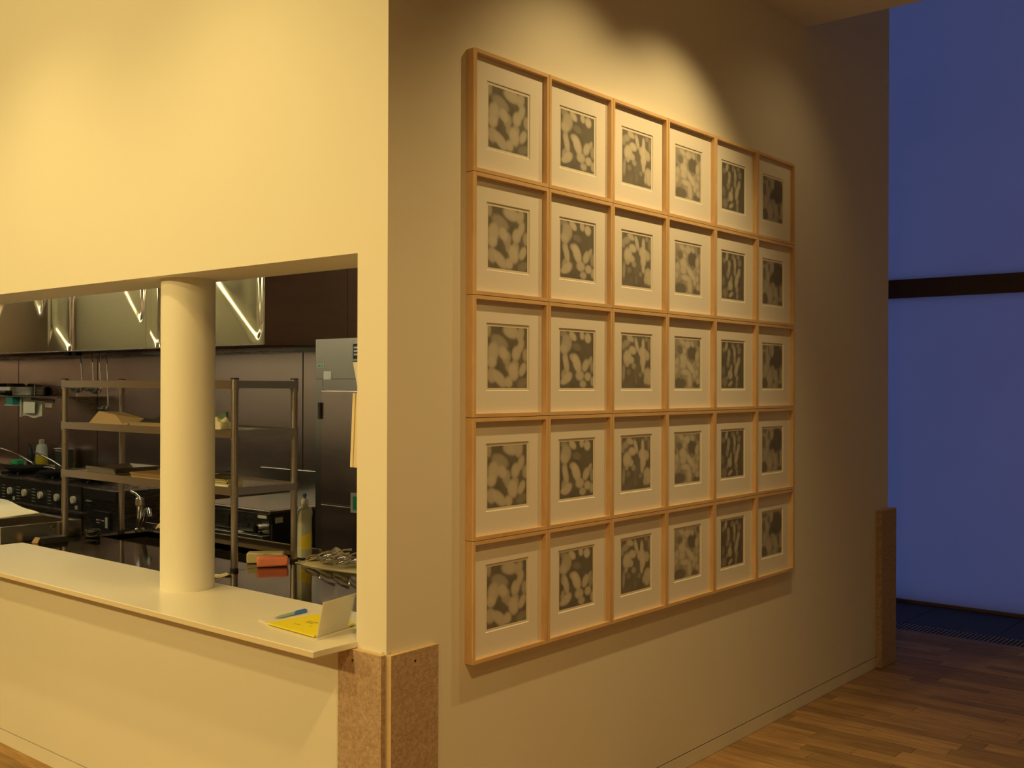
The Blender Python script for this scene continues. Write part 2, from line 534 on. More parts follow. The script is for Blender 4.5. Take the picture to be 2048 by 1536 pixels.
# --- floor: oak strips, grating, slate
fl = sroot('floor')
MB().box(-6.0, 5.2, -6.0, 4.93, -0.06, -0.0125).build('subfloor', M['groove'], fl)
W = 0.09
plank_meshes = {}
field = MB()
row = 0
y = -6.0
rnd = random.Random(31)
nplank = 0
def in_view(x, yy):
    d = Vector((x, yy, 0)) - Vector(CAM)
    z = d.dot(_f)
    if z < 0.3:
        return False
    px = 1024 + FPX * d.dot(_r) / z
    py = 768 - FPX * d.dot(_u) / z
    return -60 < px < 2110 and 1200 < py < 1590
while y < 4.90:
    x = -6.0 - rnd.random() * 0.6
    y1 = min(y + W, 4.93)
    while x < 5.2:
        ln = rnd.choice((0.40, 0.50, 0.60, 0.75, 0.90))
        xa, xb = max(x, -6.0), min(x + ln, 5.2)
        x += ln
        if xb - xa < 0.02:
            continue
        # under the walls of the kitchen there is no oak
        if y + W / 2 > 0.0 and y + W / 2 < 2.99 and xb < 0.003:
            continue
        if y + W / 2 > 0.0 and y + W / 2 < 4.05 and xa < 0.0 < xb:
            xa = 0.0
        elif 0.0 < y + W / 2 < 4.05 and xb <= 0.0:
            continue
        vis = in_view(xa, y) or in_view(xb, y) or in_view((xa + xb) / 2, y + W / 2) or in_view(xa, y1)
        hid = (xa + xb) / 2 < -0.3 and y > -0.02
        if vis and not hid and nplank < 300:
            key = (round(xb - xa, 4), round(y1 - y, 4))
            if key not in plank_meshes:
                a, b = key[0] / 2, key[1] / 2
                mm = MB()
                g = 0.0007
                c = 0.0012
                v = []
                for (zz, ins) in ((-0.012, g), (-c, g), (0.0, g + c)):
                    v += [(-a + ins, -b + ins, zz), (a - ins, -b + ins, zz), (a - ins, b - ins, zz), (-a + ins, b - ins, zz)]
                f = [(0, 3, 2, 1), (8, 9, 10, 11)]
                for q in (0, 4):
                    f += [(q, q + 1, q + 5, q + 4), (q + 1, q + 2, q + 6, q + 5), (q + 2, q + 3, q + 7, q + 6), (q + 3, q, q + 4, q + 7)]
                mm.add(v, f)
                me = mm.mesh('plank')
                me.materials.append(M['oak'])
                plank_meshes[key] = me
            o = bpy.data.objects.new('plank', plank_meshes[key])
            COL.objects.link(o)
            o.parent = fl
            o.location = ((xa + xb) / 2, (y + y1) / 2, 0)
            nplank += 1
        else:
            field.box(xa + 0.0007, xb - 0.0007, y + 0.0007, y1 - 0.0007, -0.012, 0.0)
    y += W
    row += 1
fo = field.build('plank_field', M['oakfar'], fl)
fo['kind'] = 'stuff'

# slate strip by the window
SX0, SX1 = -4.1, 5.2
MB().box(SX0, SX1, 5.145, 5.95, -0.06, -0.013).build('slate_bed', M['groove'], fl)
x = 0.30 - 0.6 * 7
tile = MB().box(-0.2985, 0.2985, -0.345, 0.345, -0.012, 0.0).mesh('slate_tile')
tile.materials.append(M['slate'])
while x < 5.1:
    o = bpy.data.objects.new('slate_tile', tile)
    COL.objects.link(o)
    o.parent = fl
    o.location = (x + 0.3, 5.495, 0)
    x += 0.6

# floor grating along the window
gr = thing('floor_grating', (0.6, 5.03, -0.012), 'long slotted metal grating set in the floor before the blue window', 'grating')
MB().box(-4.0, 5.1, 4.934, 4.944, -0.058, 0.0).build('edge_strip', M['grate'], gr)
MB().box(-4.0, 5.1, 5.131, 5.141, -0.058, 0.0).build('edge_strip', M['grate'], gr)
MB().box(-4.0, 5.1, 4.944, 5.131, -0.060, -0.045).build('trough', M['black'], gr)
bar = MB().box(-0.0065, 0.0065, -0.0935, 0.0935, -0.012, 0.010).mesh('bar')
bar.materials.append(M['grate'])
for i in range(120):
    o = bpy.data.objects.new('bar', bar)
    COL.objects.link(o)
    o.parent = gr
    o.location = (-1.05 + i * 0.0275 - 0.6, 5.0375 - 5.03, 0.002)

# --- window wall: frosted panels against the dusk
wn1 = sroot('window_1', (0.6, 5.88, 0))
WY0, WY1 = 5.86, 5.885
xs = [-1.85, 1.25]
for i in range(1):
    a, b = xs[i], xs[i + 1]
    MB().box(a + 0.002, b - 0.002, WY0, WY1, 0.022, 2.295).build('pane', M['frost'], wn1)
    MB().box(a + 0.002, b - 0.002, WY0, WY1, 2.437, 4.88).build('pane', M['frost'], wn1)
MB().box(xs[0], xs[1], 5.835, 5.90, 2.297, 2.435).build('transom', M['transom'], wn1)
struct(MB().box(-4.1, xs[0], 5.845, 5.95, 0.0, 4.9).build('wall_window_left', M['paint']))
struct(MB().box(xs[1], 5.2, 5.845, 5.95, 0.0, 4.9).build('wall_window_right', M['paint']))
MB().box(xs[0], xs[1], 5.845, 5.95, 0.0, 0.020).build('window_sill', M['sillwood'], wn1)

# --- kitchen shell
struct(MB().box(-10.2, KX, TH, 2.98, -0.06, 0.0).build('floor_kitchen', M['kfloor']))
struct(MB().box(-10.3, KX, TH, 2.98, 2.90, 3.00).build('ceiling_kitchen', M['kceil']))
struct(MB().box(-10.3, -10.2, TH, 2.98, 0.0, 2.90).build('wall_kitchen_end', M['steel_wall']))
struct(MB().box(-10.3, -6.0, TH - 0.1, TH, 0.0, 2.90).build('wall_kitchen_near', M['paint']))
struct(MB().box(-10.2, -4.36, TH + 0.001, TH + 0.012, 0.0, 1.13).build('dark_reflection_panel', M['reflect_dark']))  # unseen dark panel, added so the steel opposite mirrors a dark lower half
wk = sroot('wall_back')
MB().box(-10.2, KX, 2.915, 2.98, 0.0, 2.90).build('lining', M['black'], wk)
seams = [-10.2, -8.58, -7.0, -5.5, -4.0, -2.2, KX]
for i in range(6):
    MB().box(seams[i] + 0.006, seams[i + 1] - 0.006, 2.900, 2.914, 0.0, 2.90).build('steel_sheet', M['steel_wall'], wk)

# ================================================================== column and counter
c0 = (-1.283, 0.151, 0.837)
o = MB().lathe([(0.102, 0.0), (0.102, OZ - 0.837)], c0, 64).build('column', M['paint'], None, True)
tag(o, 'round white column standing on the serving counter inside the opening', 'column')

ct = thing('serving_counter', (-1.5, 0.05, 0.80), 'long cream counter slab projecting from the serving opening', 'counter')
MB().box(-2.93, KX + 0.003, -0.170, 0.283, 0.818, 0.837).build('counter_top', M['counter'], ct, bevel=0.0015)
MB().box(-2.93, KX + 0.003, -0.1715, -0.1702, 0.8185, 0.8350).build('edge_band', M['counter_edge'], ct)
MB().box(-2.90, KX - 0.02, 0.002, 0.272, 0.797, 0.8178).build('packing_strip', M['counter_edge'], ct)

# ================================================================== felt corner boards
def felt_board(label, x0, x1, y0, y1, z1, holes, axis, edge='feltedge'):
    t = thing('corner_guard_board', ((x0 + x1) / 2, (y0 + y1) / 2, 0.0), label, 'board')
    MB().box(x0, x1, y0, y1, 0.003, z1).build('felt_panel', M['felt'], t)
    e = 0.0012
    MB().box(x0 - e * (axis == 'x'), x1 + e * (axis == 'y' and False), y0, y1, z1, z1 + e).build('top_edge', M['feltedge'], t)
    if axis == 'x':       # board on the picture wall: light cut edge faces the counter wall
        MB().box(x0, x1, y0 - e, y0, 0.003, z1).build('cut_edge', M[edge], t)
    else:
        MB().box(x1, x1 + e, y0, y1, 0.003, z1).build('cut_edge', M['felt'], t)
    for h in holes:
        ax = (1, 0, 0) if axis == 'x' else (0, 1, 0)
        MB().disc(h, ax, 0.0035, 0.002, 10).build('screw', M['iron'], t)
    return t

felt_board('felt corner board on the counter wall, below the counter end', -0.197, -0.003, -0.0195, -0.0015, 0.815, [(-0.129, -0.0200, 0.783), (-0.129, -0.0200, 0.25)], 'y')
felt_board('felt corner board on the picture wall, nearest the counter', 0.0015, 0.0195, 0.002, 0.205, 0.815, [(0.0200, 0.102, 0.783), (0.0200, 0.102, 0.25)], 'x')
felt_board('felt corner board at the far end of the picture wall', 0.0015, 0.034, 3.862, 4.085, 0.908, [(0.0345, 3.97, 0.86)], 'x', 'felt')  # darker cut edge stands in for the dim light at this end
# little chain of hooks at the corner
for (px, py, lab) in ((-0.012, -0.006, 'tiny steel hook on the counter-side felt board'), (0.006, -0.004 + 0.010, 'tiny steel hook on the picture-side felt board')):
    t = MB().tube([(px, py, 0.8165), (px, py, 0.822), (px + 0.004, py, 0.825), (px + 0.007, py, 0.822)], 0.0012, 6)
    tag(t.build('screw_hook', M['chrome'], None, True), lab, 'hook')

# ================================================================== framed prints
FW, FH, PW, PH = 0.3912, 0.398, 0.3932, 0.400
Y0, Z0, FD = 0.3462 + 0.001, 0.7215 + 0.001, 0.0359
RW = 0.012
def rail_mesh(kind):
    m = MB()
    w, h = FW, FH
    if kind == 'left':
        p = [(0, 0), (RW, RW), (RW, h - RW), (0, h)]
    elif kind == 'right':
        p = [(w, 0), (w, h), (w - RW, h - RW), (w - RW, RW)]
    elif kind == 'top':
        p = [(0, h), (RW, h - RW), (w - RW, h - RW), (w, h)]
    else:
        p = [(0, 0), (w, 0), (w - RW, RW), (RW, RW)]
    m.extrude([(0.0008, a, b) for a, b in p], (FD - 0.0008, 0, 0))
    me = m.mesh('frame_rail')
    me.materials.append(M['maple'])
    return me
rails = [rail_mesh(k) for k in ('left', 'right', 'top', 'bottom')]
# mat board with bevelled window
a0, a1 = (FW - 0.226) / 2, (FW + 0.226) / 2
b0, b1 = (FH - 0.226) / 2, (FH + 0.226) / 2
mb = MB()
xo, xi = 0.0170, 0.0138
bv = 0.0025
O = [(RW - 0.001, RW - 0.001), (FW - RW + 0.001, RW - 0.001), (FW - RW + 0.001, FH - RW + 0.001), (RW - 0.001, FH - RW + 0.001)]
I = [(a0, b0), (a1, b0), (a1, b1), (a0, b1)]
J = [(a0 + bv, b0 + bv), (a1 - bv, b0 + bv), (a1 - bv, b1 - bv), (a0 + bv, b1 - bv)]
v = [(xo, p, q) for p, q in O] + [(xo, p, q) for p, q in I] + [(xi, p, q) for p, q in J] + [(xi, p, q) for p, q in O]
f = []
for k in range(4):
    n = (k + 1) % 4
    f += [(k, n, 4 + n, 4 + k), (4 + k, 4 + n, 8 + n, 8 + k), (8 + k, 8 + n, 12 + n, 12 + k), (12 + k, 12 + n, n, k)]
mb.add(v, f)
mat_me = mb.mesh('mat')
mat_me.materials.append(M['mat'])
back_me = MB().box(0.004, 0.0130, RW - 0.001, FW - RW + 0.001, RW - 0.001, FH - RW + 0.001).mesh('backing')
back_me.materials.append(M['backing'])
paper_me = MB().box(0.0131, 0.0136, a0 - 0.01, a1 + 0.01, b0 - 0.01, b1 + 0.01).mesh('paper')
paper_me.materials.append(M['paper'])

# ink patterns: (u, v, half width, half height, angle, tone); u right, v down
BLOBS = [
 (0.10, 0.10, [(.30,.25,.22,.11,20,.30),(.03,.05,.06,.12,0,.34),(.88,.92,.14,.08,-20,.20),(.53,.65,.10,.08,0,.34),(.48,.50,.10,.12,30,.36),
   (.58,.07,.21,.11,10,.46),(.82,.10,.09,.13,25,.42),(.135,.42,.14,.16,10,.46),(.11,.57,.12,.10,0,.48),(.38,.425,.13,.10,30,.47),
   (.72,.43,.11,.13,25,.47),(.84,.30,.08,.14,25,.44),(.97,.45,.08,.11,0,.36),(.10,.79,.12,.13,-35,.42),(.30,.86,.21,.10,35,.46),
   (.53,.90,.10,.09,30,.47),(.69,.62,.10,.09,0,.38),(.65,.74,.13,.15,-20,.48),(.88,.70,.08,.13,35,.46)]),
 (0.085, 0.09, [(.11,.05,.10,.07,0,.28),(.49,.28,.13,.07,10,.17),(.375,.07,.12,.07,30,.52),(.65,.06,.07,.08,-20,.50),(.82,.10,.10,.09,20,.52),
   (.20,.20,.15,.16,30,.40),(.12,.31,.12,.09,20,.44),(.14,.47,.08,.10,0,.38),(.18,.59,.08,.17,-15,.47),(.39,.46,.11,.07,20,.42),
   (.49,.56,.11,.19,-32,.53),(.77,.59,.09,.13,38,.47),(.89,.50,.05,.09,35,.40),(.95,.62,.06,.12,0,.30),(.10,.77,.06,.10,20,.36),
   (.60,.77,.13,.09,0,.46),(.83,.80,.10,.08,0,.48),(.68,.92,.10,.07,0,.42),(.97,.88,.07,.09,0,.40),(.21,.82,.15,.09,-25,.50),(.11,.88,.10,.06,-10,.46)]),
 (0.11, 0.09, [(.14,.15,.14,.07,-15,.34),(.05,.22,.06,.08,0,.30),(.85,.05,.06,.05,0,.28),(.95,.15,.05,.12,0,.24),(.30,.06,.13,.06,15,.48),
   (.51,.16,.06,.15,-22,.50),(.37,.28,.13,.08,10,.52),(.20,.42,.14,.15,10,.52),(.35,.48,.08,.07,0,.46),(.41,.58,.08,.06,0,.32),
   (.18,.55,.06,.06,0,.38),(.73,.18,.06,.14,0,.50),(.72,.33,.15,.11,10,.53),(.88,.38,.09,.10,-20,.46),(.73,.48,.10,.13,0,.53),
   (.73,.62,.06,.10,0,.48),(.90,.74,.13,.13,15,.48),(.93,.87,.09,.08,0,.46),(.81,.85,.06,.08,0,.42),(.07,.70,.05,.17,5,.30),
   (.49,.87,.05,.09,0,.16),(.64,.75,.06,.05,0,.24),(.24,.70,.08,.06,0,.20)]),
 (0.31, 0.30, [(.68,.29,.19,.17,10,.085),(.20,.23,.11,.09,20,.15),(.93,.05,.08,.11,0,.14),(.21,.91,.24,.12,0,.10),(.84,.95,.14,.07,0,.10),
   (.04,.38,.06,.07,0,.18),(.68,.46,.06,.05,0,.22),(.40,.02,.05,.05,0,.22),(.55,.80,.05,.10,0,.24),(.25,.78,.06,.05,0,.22),
   (.27,.07,.12,.05,15,.50),(.50,.10,.12,.08,0,.50),(.70,.09,.08,.06,30,.46),(.36,.24,.07,.07,0,.48),(.32,.40,.14,.11,15,.52),
   (.32,.53,.12,.08,0,.50),(.62,.58,.24,.07,38,.52),(.86,.68,.07,.07,0,.46),(.41,.68,.17,.06,5,.52),(.57,.84,.09,.18,-8,.50),
   (.76,.76,.06,.07,0,.46),(.87,.33,.08,.11,10,.46),(.90,.50,.06,.06,0,.42),(.08,.47,.08,.08,0,.46),(.05,.65,.07,.07,0,.44),(.90,.85,.08,.07,0,.42)]),
 (0.075, 0.06, [(.10,.18,.07,.06,30,.22),(.08,.62,.07,.11,0,.17),(.14,.88,.12,.11,0,.20),(.80,.18,.09,.08,-30,.24),(.73,.06,.07,.05,0,.26),
   (.50,.08,.07,.07,0,.24),(.22,.09,.06,.10,22,.42),(.33,.24,.07,.09,-10,.33),(.31,.38,.06,.11,12,.36),(.27,.48,.07,.08,10,.24),
   (.59,.22,.06,.15,-6,.38),(.58,.40,.06,.10,0,.30),(.76,.41,.07,.12,20,.40),(.67,.58,.08,.17,18,.42),(.43,.57,.05,.09,10,.32),
   (.39,.70,.10,.11,-30,.42),(.69,.78,.06,.08,25,.30),(.41,.90,.11,.05,-25,.38),(.69,.93,.05,.09,0,.26),(.28,.78,.05,.05,30,.26)]),
 (0.30, 0.24, [(.75,.28,.33,.30,0,.05),(.52,.47,.20,.14,20,.06),(.10,.04,.11,.07,0,.14),(.08,.30,.07,.15,0,.13),(.10,.90,.15,.16,0,.08),
   (.83,.70,.07,.14,-10,.11),(.88,.96,.12,.07,0,.10),(.31,.14,.05,.10,10,.15),(.57,.89,.04,.09,-20,.14),
   (.44,.04,.12,.05,0,.36),(.49,.15,.08,.12,10,.37),(.22,.18,.05,.12,15,.34),(.27,.37,.08,.12,0,.36),(.18,.56,.10,.12,10,.36),
   (.53,.58,.13,.10,20,.30),(.37,.78,.13,.17,-15,.38),(.65,.72,.08,.15,-12,.36),(.95,.72,.07,.13,10,.34),(.62,.94,.09,.06,0,.34),(.78,.90,.06,.07,20,.26)]),
]
NG = 56
def ink_mesh(col, rowi):
    base, dark, blobs = BLOBS[col]
    rr = random.Random(100 + col * 7 + rowi)
    jit = [(rr.uniform(-.012, .012) * rowi / 2, rr.uniform(-.012, .012) * rowi / 2) for _ in blobs]
    p0, p1 = (FW - 0.205) / 2, (FH - 0.205) / 2
    m = MB()
    m.grid(NG, NG, lambda u, v: (0.0139, p0 + 0.205 * u, p1 + 0.205 * (1 - v)))
    me = bpy.data.meshes.new('print')
    me.from_pydata(m.v, [], m.f)
    me.materials.append(M['print'])
    ca = me.color_attributes.new('ink', 'FLOAT_COLOR', 'POINT')
    nr = random.Random(col)
    ph = [nr.uniform(0, 6.28) for _ in range(8)]
    data = []
    for j in range(NG + 1):
        vv = j / NG
        for i in range(NG + 1):
            uu = i / NG
            t = base * (1 + 0.18 * math.sin(9 * uu + ph[0]) * math.sin(8 * vv + ph[1]) + 0.10 * math.sin(23 * uu + ph[2] + 4 * vv) * math.sin(19 * vv + ph[3]))
            for (bu, bvv, bw, bh, ang, tone), (ju, jv) in zip(blobs, jit):
                du, dv = uu - bu - ju, vv - bvv - jv
                an = math.radians(ang)
                a = (du * math.cos(an) + dv * math.sin(an)) / bw
                b = (-du * math.sin(an) + dv * math.cos(an)) / bh
                r = math.sqrt(a * a + b * b)
                if r < 1.3:
                    k = min(1, max(0, (1.24 - r) / 0.50))
                    k = k * k * (3 - 2 * k) * 0.9
                    t = t * (1 - k) + k * tone * (1.06 - 0.12 * min(1, r))
            t = 0.060 + 1.12 * max(0.02, t)
            data += [t, t * 0.94, t * 0.85, 1.0]
    ca.data.foreach_set('color', data)
    me.update()
    return me

rows = ['top', 'second', 'middle', 'fourth', 'bottom']
cols = ['first', 'second', 'third', 'fourth', 'fifth', 'last']
motif = ['large pale rounded shapes', 'pale ovals round a dark patch', 'pale clustered shapes over dark ground', 'pale branching shapes round dark patches', 'slender pale streaks on dark ground', 'pale shapes beside a big dark patch']
for c in range(6):
    for r in range(5):
        loc = (0.0, Y0 + c * PW, Z0 + (4 - r) * PH)
        t = thing('framed_print', loc, 'wood framed blurred print of %s, %s row, %s column' % (motif[c], rows[r], cols[c]), 'picture', 'grid of thirty framed prints')
        ink = ink_mesh(c, r)
        for nm, me in [('frame_rail', q) for q in rails] + [('mat', mat_me), ('backing', back_me), ('paper', paper_me), ('print', ink)]:
            o = bpy.data.objects.new(nm, me)
            COL.objects.link(o)
            o.parent = t

# ================================================================== kitchen: tables behind the counter
WT = 0.80
# right-hand work table
t = thing('work_table', (-0.88, 0.70, 0.0), 'polished stainless work table right of the rack, behind the counter', 'table')
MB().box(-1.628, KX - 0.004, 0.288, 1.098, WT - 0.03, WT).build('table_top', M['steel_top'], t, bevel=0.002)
MB().box(-1.628, KX - 0.004, 1.098, 1.112, WT - 0.03, WT + 0.030).build('upstand', M['steel'], t, bevel=0.003)
MB().box(-1.60, KX - 0.03, 0.31, 1.07, 0.12, WT - 0.031).build('cabinet_body', M['steel'], t)
for xx in (-1.55, -0.25):
    for yy in (0.36, 1.02):
        MB().tube([(xx, yy, 0.0), (xx, yy, 0.12)], 0.02, 12).build('leg', M['steel'], t, True)

# sink table under the rack
t = thing('sink_table', (-2.4, 0.70, 0.0), 'stainless sink table with a long basin under the shelf rack', 'sink')
X0, X1, B0, B1, C0, C1 = -3.163, -1.632, -3.07, -1.745, 0.775, 1.055
m = MB()
m.box(X0, X1, 0.288, C0, WT - 0.03, WT)
m.box(X0, X1, C1, 1.098, WT - 0.03, WT)
m.box(X0, B0, C0, C1, WT - 0.03, WT)
m.box(B1, X1, C0, C1, WT - 0.03, WT)
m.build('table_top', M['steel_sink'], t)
MB().box(X0, X1, 1.098, 1.112, WT - 0.03, WT + 0.040).build('upstand', M['steel'], t, bevel=0.003)
m = MB()
e = 0.004
m.box(B0 - e, B0, C0 - e, C1 + e, WT - 0.26, WT - 0.031)
m.box(B1, B1 + e, C0 - e, C1 + e, WT - 0.26, WT - 0.031)
m.box(B0, B1, C0 - e, C0, WT - 0.26, WT - 0.031)
m.box(B0, B1, C1, C1 + e, WT - 0.26, WT - 0.031)
m.box(B0 - e, B1 + e, C0 - e, C1 + e, WT - 0.265, WT - 0.26)
m.build('basin', M['steel_dark'], t)
MB().box(X0 + 0.02, X1 - 0.02, 0.30, 0.315, 0.12, WT - 0.031).build('front_panel', M['steel'], t)
for xx in (X0 + 0.05, X1 - 0.05):
    for yy in (0.34, 1.07):
        MB().tube([(xx, yy, 0.0), (xx, yy, WT - 0.031)], 0.018, 12).build('leg', M['steel'], t, True)

# raised basin unit at the left
t = thing('basin_unit', (-3.4, 0.50, 0.0), 'raised stainless basin unit left of the shelf rack', 'sink')
R = 0.888
m = MB()
m.box(-3.204, -3.186, 0.288, 0.728, 0.10, R)         # right wall
m.box(-3.62, -3.545, 0.288, 0.728, 0.10, R)          # left wall
m.box(-3.545, -3.204, 0.690, 0.728, 0.10, R)         # far wall
m.box(-3.545, -3.204, 0.288, 0.305, 0.10, R)         # near wall
m.box(-3.545, -3.204, 0.305, 0.690, 0.60, 0.615)     # bottom
m.build('basin', M['steel'], t, bevel=0.003)
MB().box(-4.35, -3.621, 0.288, 0.728, 0.10, R).build('side_cabinet', M['steel'], t, bevel=0.003)
for xx in (-4.3, -3.21):
    for yy in (0.33, 0.69):
        MB().tube([(xx, yy, 0.0), (xx, yy, 0.10)], 0.018, 12).build('leg', M['steel'], t, True)
MB().disc((-3.1835, 0.565, 0.862), (1, 0, 0), 0.010, 0.005, 14).build('bolt', M['chrome'], t, True)
MB().disc((-3.1805, 0.565, 0.862), (1, 0, 0), 0.004, 0.003, 8).build('bolt_socket', M['iron'], t)

# ================================================================== shelf rack
PX0, PX1, PY0, PY1 = -3.163, -1.640, 0.620, 0.950
t = thing('shelf_rack', (-2.4, 0.78, WT), 'open stainless three-tier shelf rack standing over the sink', 'shelf')
for (xx, yy) in ((PX0, PY0), (PX1, PY0), (PX0, PY1), (PX1, PY1)):
    p = MB().tube([(xx, yy, WT + 0.012), (xx, yy, 1.650)], 0.016, 16).build('post', M['rack'], t, True)
    MB().tube([(xx, yy, WT + 0.0005), (xx, yy, WT + 0.013)], 0.019, 16).build('foot', M['blackp'], p, True)
    MB().tube([(xx, yy, 1.650), (xx, yy, 1.656)], 0.019, 16).build('cap', M['blackp'], p, True)
for zt in (1.645, 1.425, 1.170):
    s = MB().box(PX0 + 0.012, PX1 - 0.012, PY0 + 0.012, PY1 - 0.012, zt - 0.010, zt - 0.006).build('shelf_plate', M['steel'], t)
    MB().box(PX0 - 0.004, PX1 + 0.004, PY0 - 0.021, PY0 - 0.017, zt - 0.036, zt).build('front_rail', M['rack'], s)
    MB().box(PX0 - 0.004, PX1 + 0.004, PY1 + 0.017, PY1 + 0.021, zt - 0.036, zt).build('back_rail', M['rack'], s)
    for xx in (PX0 - 0.021, PX1 + 0.017):
        MB().box(xx, xx + 0.004, PY0 + 0.004, PY1 - 0.004, zt - 0.034, zt - 0.001).build('end_rail', M['rack'], s)
    for (xx, yy) in ((PX0, PY0), (PX1, PY0), (PX0, PY1), (PX1, PY1)):
        MB().tube([(xx, yy, zt - 0.045), (xx, yy, zt + 0.001)], 0.0195, 16).build('clamp_collar', M['rack'], s, True)

# ---- things on the middle shelf
zs = 1.4195
t = thing('paper_bag', (-2.80, 0.70, zs), 'crumpled kraft paper bag lying on the middle shelf', 'bag')
m = MB()
bx = [(-2.955, 0.640), (-2.60, 0.635), (-2.55, 0.80), (-2.90, 0.81)]
tp = [(-2.895, 0.665, 0.066), (-2.72, 0.66, 0.050), (-2.60, 0.76, 0.030), (-2.86, 0.78, 0.060)]
v = [(a, b, zs) for a, b in bx] + [(a, b, zs + c) for a, b, c in tp] + [(-2.80, 0.70, zs + 0.058)]
m.add(v, [(3, 2, 1, 0), (0, 1, 5, 4), (1, 2, 6, 5), (2, 3, 7, 6), (3, 0, 4, 7), (4, 5, 8), (5, 6, 8), (6, 7, 8), (7, 4, 8)])
m.build('bag_body', M['kraft'], t)
MB().extrude([(-2.60, 0.634, zs + 0.002), (-2.575, 0.645, zs + 0.004), (-2.57, 0.78, zs + 0.004), (-2.555, 0.795, zs + 0.002)], (0, 0, 0.010)).build('folded_mouth', M['kraft'], t)

def tray(name, label, x0, x1, y0, y1, z, h, mat, cat='tray', th=0.004):
    t = thing(name, ((x0 + x1) / 2, (y0 + y1) / 2, z), label, cat)
    m = MB()
    m.box(x0, x1, y0, y1, z, z + th)
    f = 0.012
    m.extrude([(x0, y0, z + th), (x1, y0, z + th), (x1, y0 - f, z + h), (x0, y0 - f, z + h)], (0, th, 0))
    m.extrude([(x0, y1, z + th), (x1, y1, z + th), (x1, y1 + f, z + h), (x0, y1 + f, z + h)], (0, -th, 0))
    m.extrude([(x0, y0, z + th), (x0, y1, z + th), (x0 - f, y1, z + h), (x0 - f, y0, z + h)], (th, 0, 0))
    m.extrude([(x1, y0, z + th), (x1, y1, z + th), (x1 + f, y1, z + h), (x1 + f, y0, z + h)], (-th, 0, 0))
    m.build('tray_body', mat, t)
    return t

tray('card_tray', 'flat beige tray on the middle shelf beside the paper bag', -2.55, -2.05, 0.640, 0.80, zs, 0.020, M['tray'])
t = thing('black_gloves', (-2.25, 0.73, zs + 0.005), 'dark folded pile lying in the beige tray on the middle shelf', 'cloth')
m = MB()
def pile(u, v):
    x = -2.53 + 0.40 * u
    yy = 0.665 + 0.11 * v
    e = min(u, 1 - u, v, 1 - v)
    return (x, yy, zs + 0.012 + 0.060 * min(1, e * 7) * (0.45 + 0.55 * u) * (0.8 + 0.2 * math.sin(13 * u + 5 * v)))
m.slab(22, 8, pile, 0.002)
m.build('folded_pile', M['black'], t, True, angle=70)
t = thing('green_bag_corner', (-2.10, 0.86, zs), 'small green film packet at the back of the middle shelf', 'packet')
MB().extrude([(-2.24, 0.84, zs + 0.001), (-2.02, 0.84, zs + 0.001), (-2.02, 0.84, zs + 0.075), (-2.10, 0.84, zs + 0.05)], (0, 0.012, 0)).build('packet_film', plain('packet_green', (0.12, 0.22, 0.13), 0.4), t)

t = thing('plastic_bundle', (-1.80, 0.68, zs), 'crumpled pale plastic bag at the right end of the middle shelf', 'bag')
m = MB()
def bund(u, v):
    x = -1.92 + 0.12 * u
    yy = 0.655 + 0.08 * v
    e = min(u, 1 - u, v, 1 - v)
    return (x, yy, zs + 0.004 + 0.055 * math.sqrt(max(0, min(1, e * 4))) * (0.75 + 0.25 * math.sin(11 * u) * math.cos(9 * v)))
m.slab(18, 14, bund, 0.002)
m.build('film', M['towel'], t, True, angle=60)

# ---- things on the lower shelf
zl = 1.1645
tray('baking_tray', 'shallow steel baking tray at the left of the lower shelf', -3.00, -2.72, 0.66, 0.90, zl, 0.030, M['steel'])
tray('brown_tray', 'brown wooden tray on the lower shelf left of the column', -2.53, -2.12, 0.640, 0.86, zl, 0.024, M['kraft'])
tt = tray('serving_tray', 'pale serving tray lowest of the stack right of the column', -1.98, -1.735, 0.650, 0.73, zl, 0.016, M['card'])
tt = tray('serving_tray', 'olive serving tray second in the stack right of the column', -1.99, -1.745, 0.652, 0.73, zl + 0.0165, 0.016, M['bag'])
for k, (lab, dz, sk) in enumerate((('long black plate lower of two on the tray stack', 0.034, 0.0), ('long black plate topmost on the tray stack', 0.048, 0.05))):
    m = MB()
    m.extrude([(-1.985 - sk * 0.4, 0.665, zl + dz), (-1.745 - sk * 0.6, 0.668, zl + dz + 0.012), (-1.75 - sk * 0.6, 0.715, zl + dz + 0.012), (-1.985 - sk * 0.4, 0.715, zl + dz)], (0, 0, 0.006))
    tag(m.build('plate', M['black'], None, bevel=0.002), lab, 'plate')

# ================================================================== things on the tables
# sponges
def sponge(label, c, ang, hx, hy, h, mat, r=0.006):
    ca, sa = math.cos(ang), math.sin(ang)
    m = MB().obox((c[0], c[1], c[2] + h / 2), (hx * ca, hx * sa, 0), (-hy * sa, hy * ca, 0), (0, 0, h / 2))
    o = m.build('sponge', mat, None, True, bevel=r)
    return tag(o, label, 'sponge', 'sponges by the sink')
sponge('olive grey sponge behind the pink one on the table', (-1.714, 0.846, WT + 0.001), 0.80, 0.084, 0.032, 0.048, M['sponge'])
sponge('bright pink sponge on the stainless table', (-1.602, 0.800, WT + 0.001), 0.98, 0.070, 0.026, 0.046, M['pink'], 0.010)

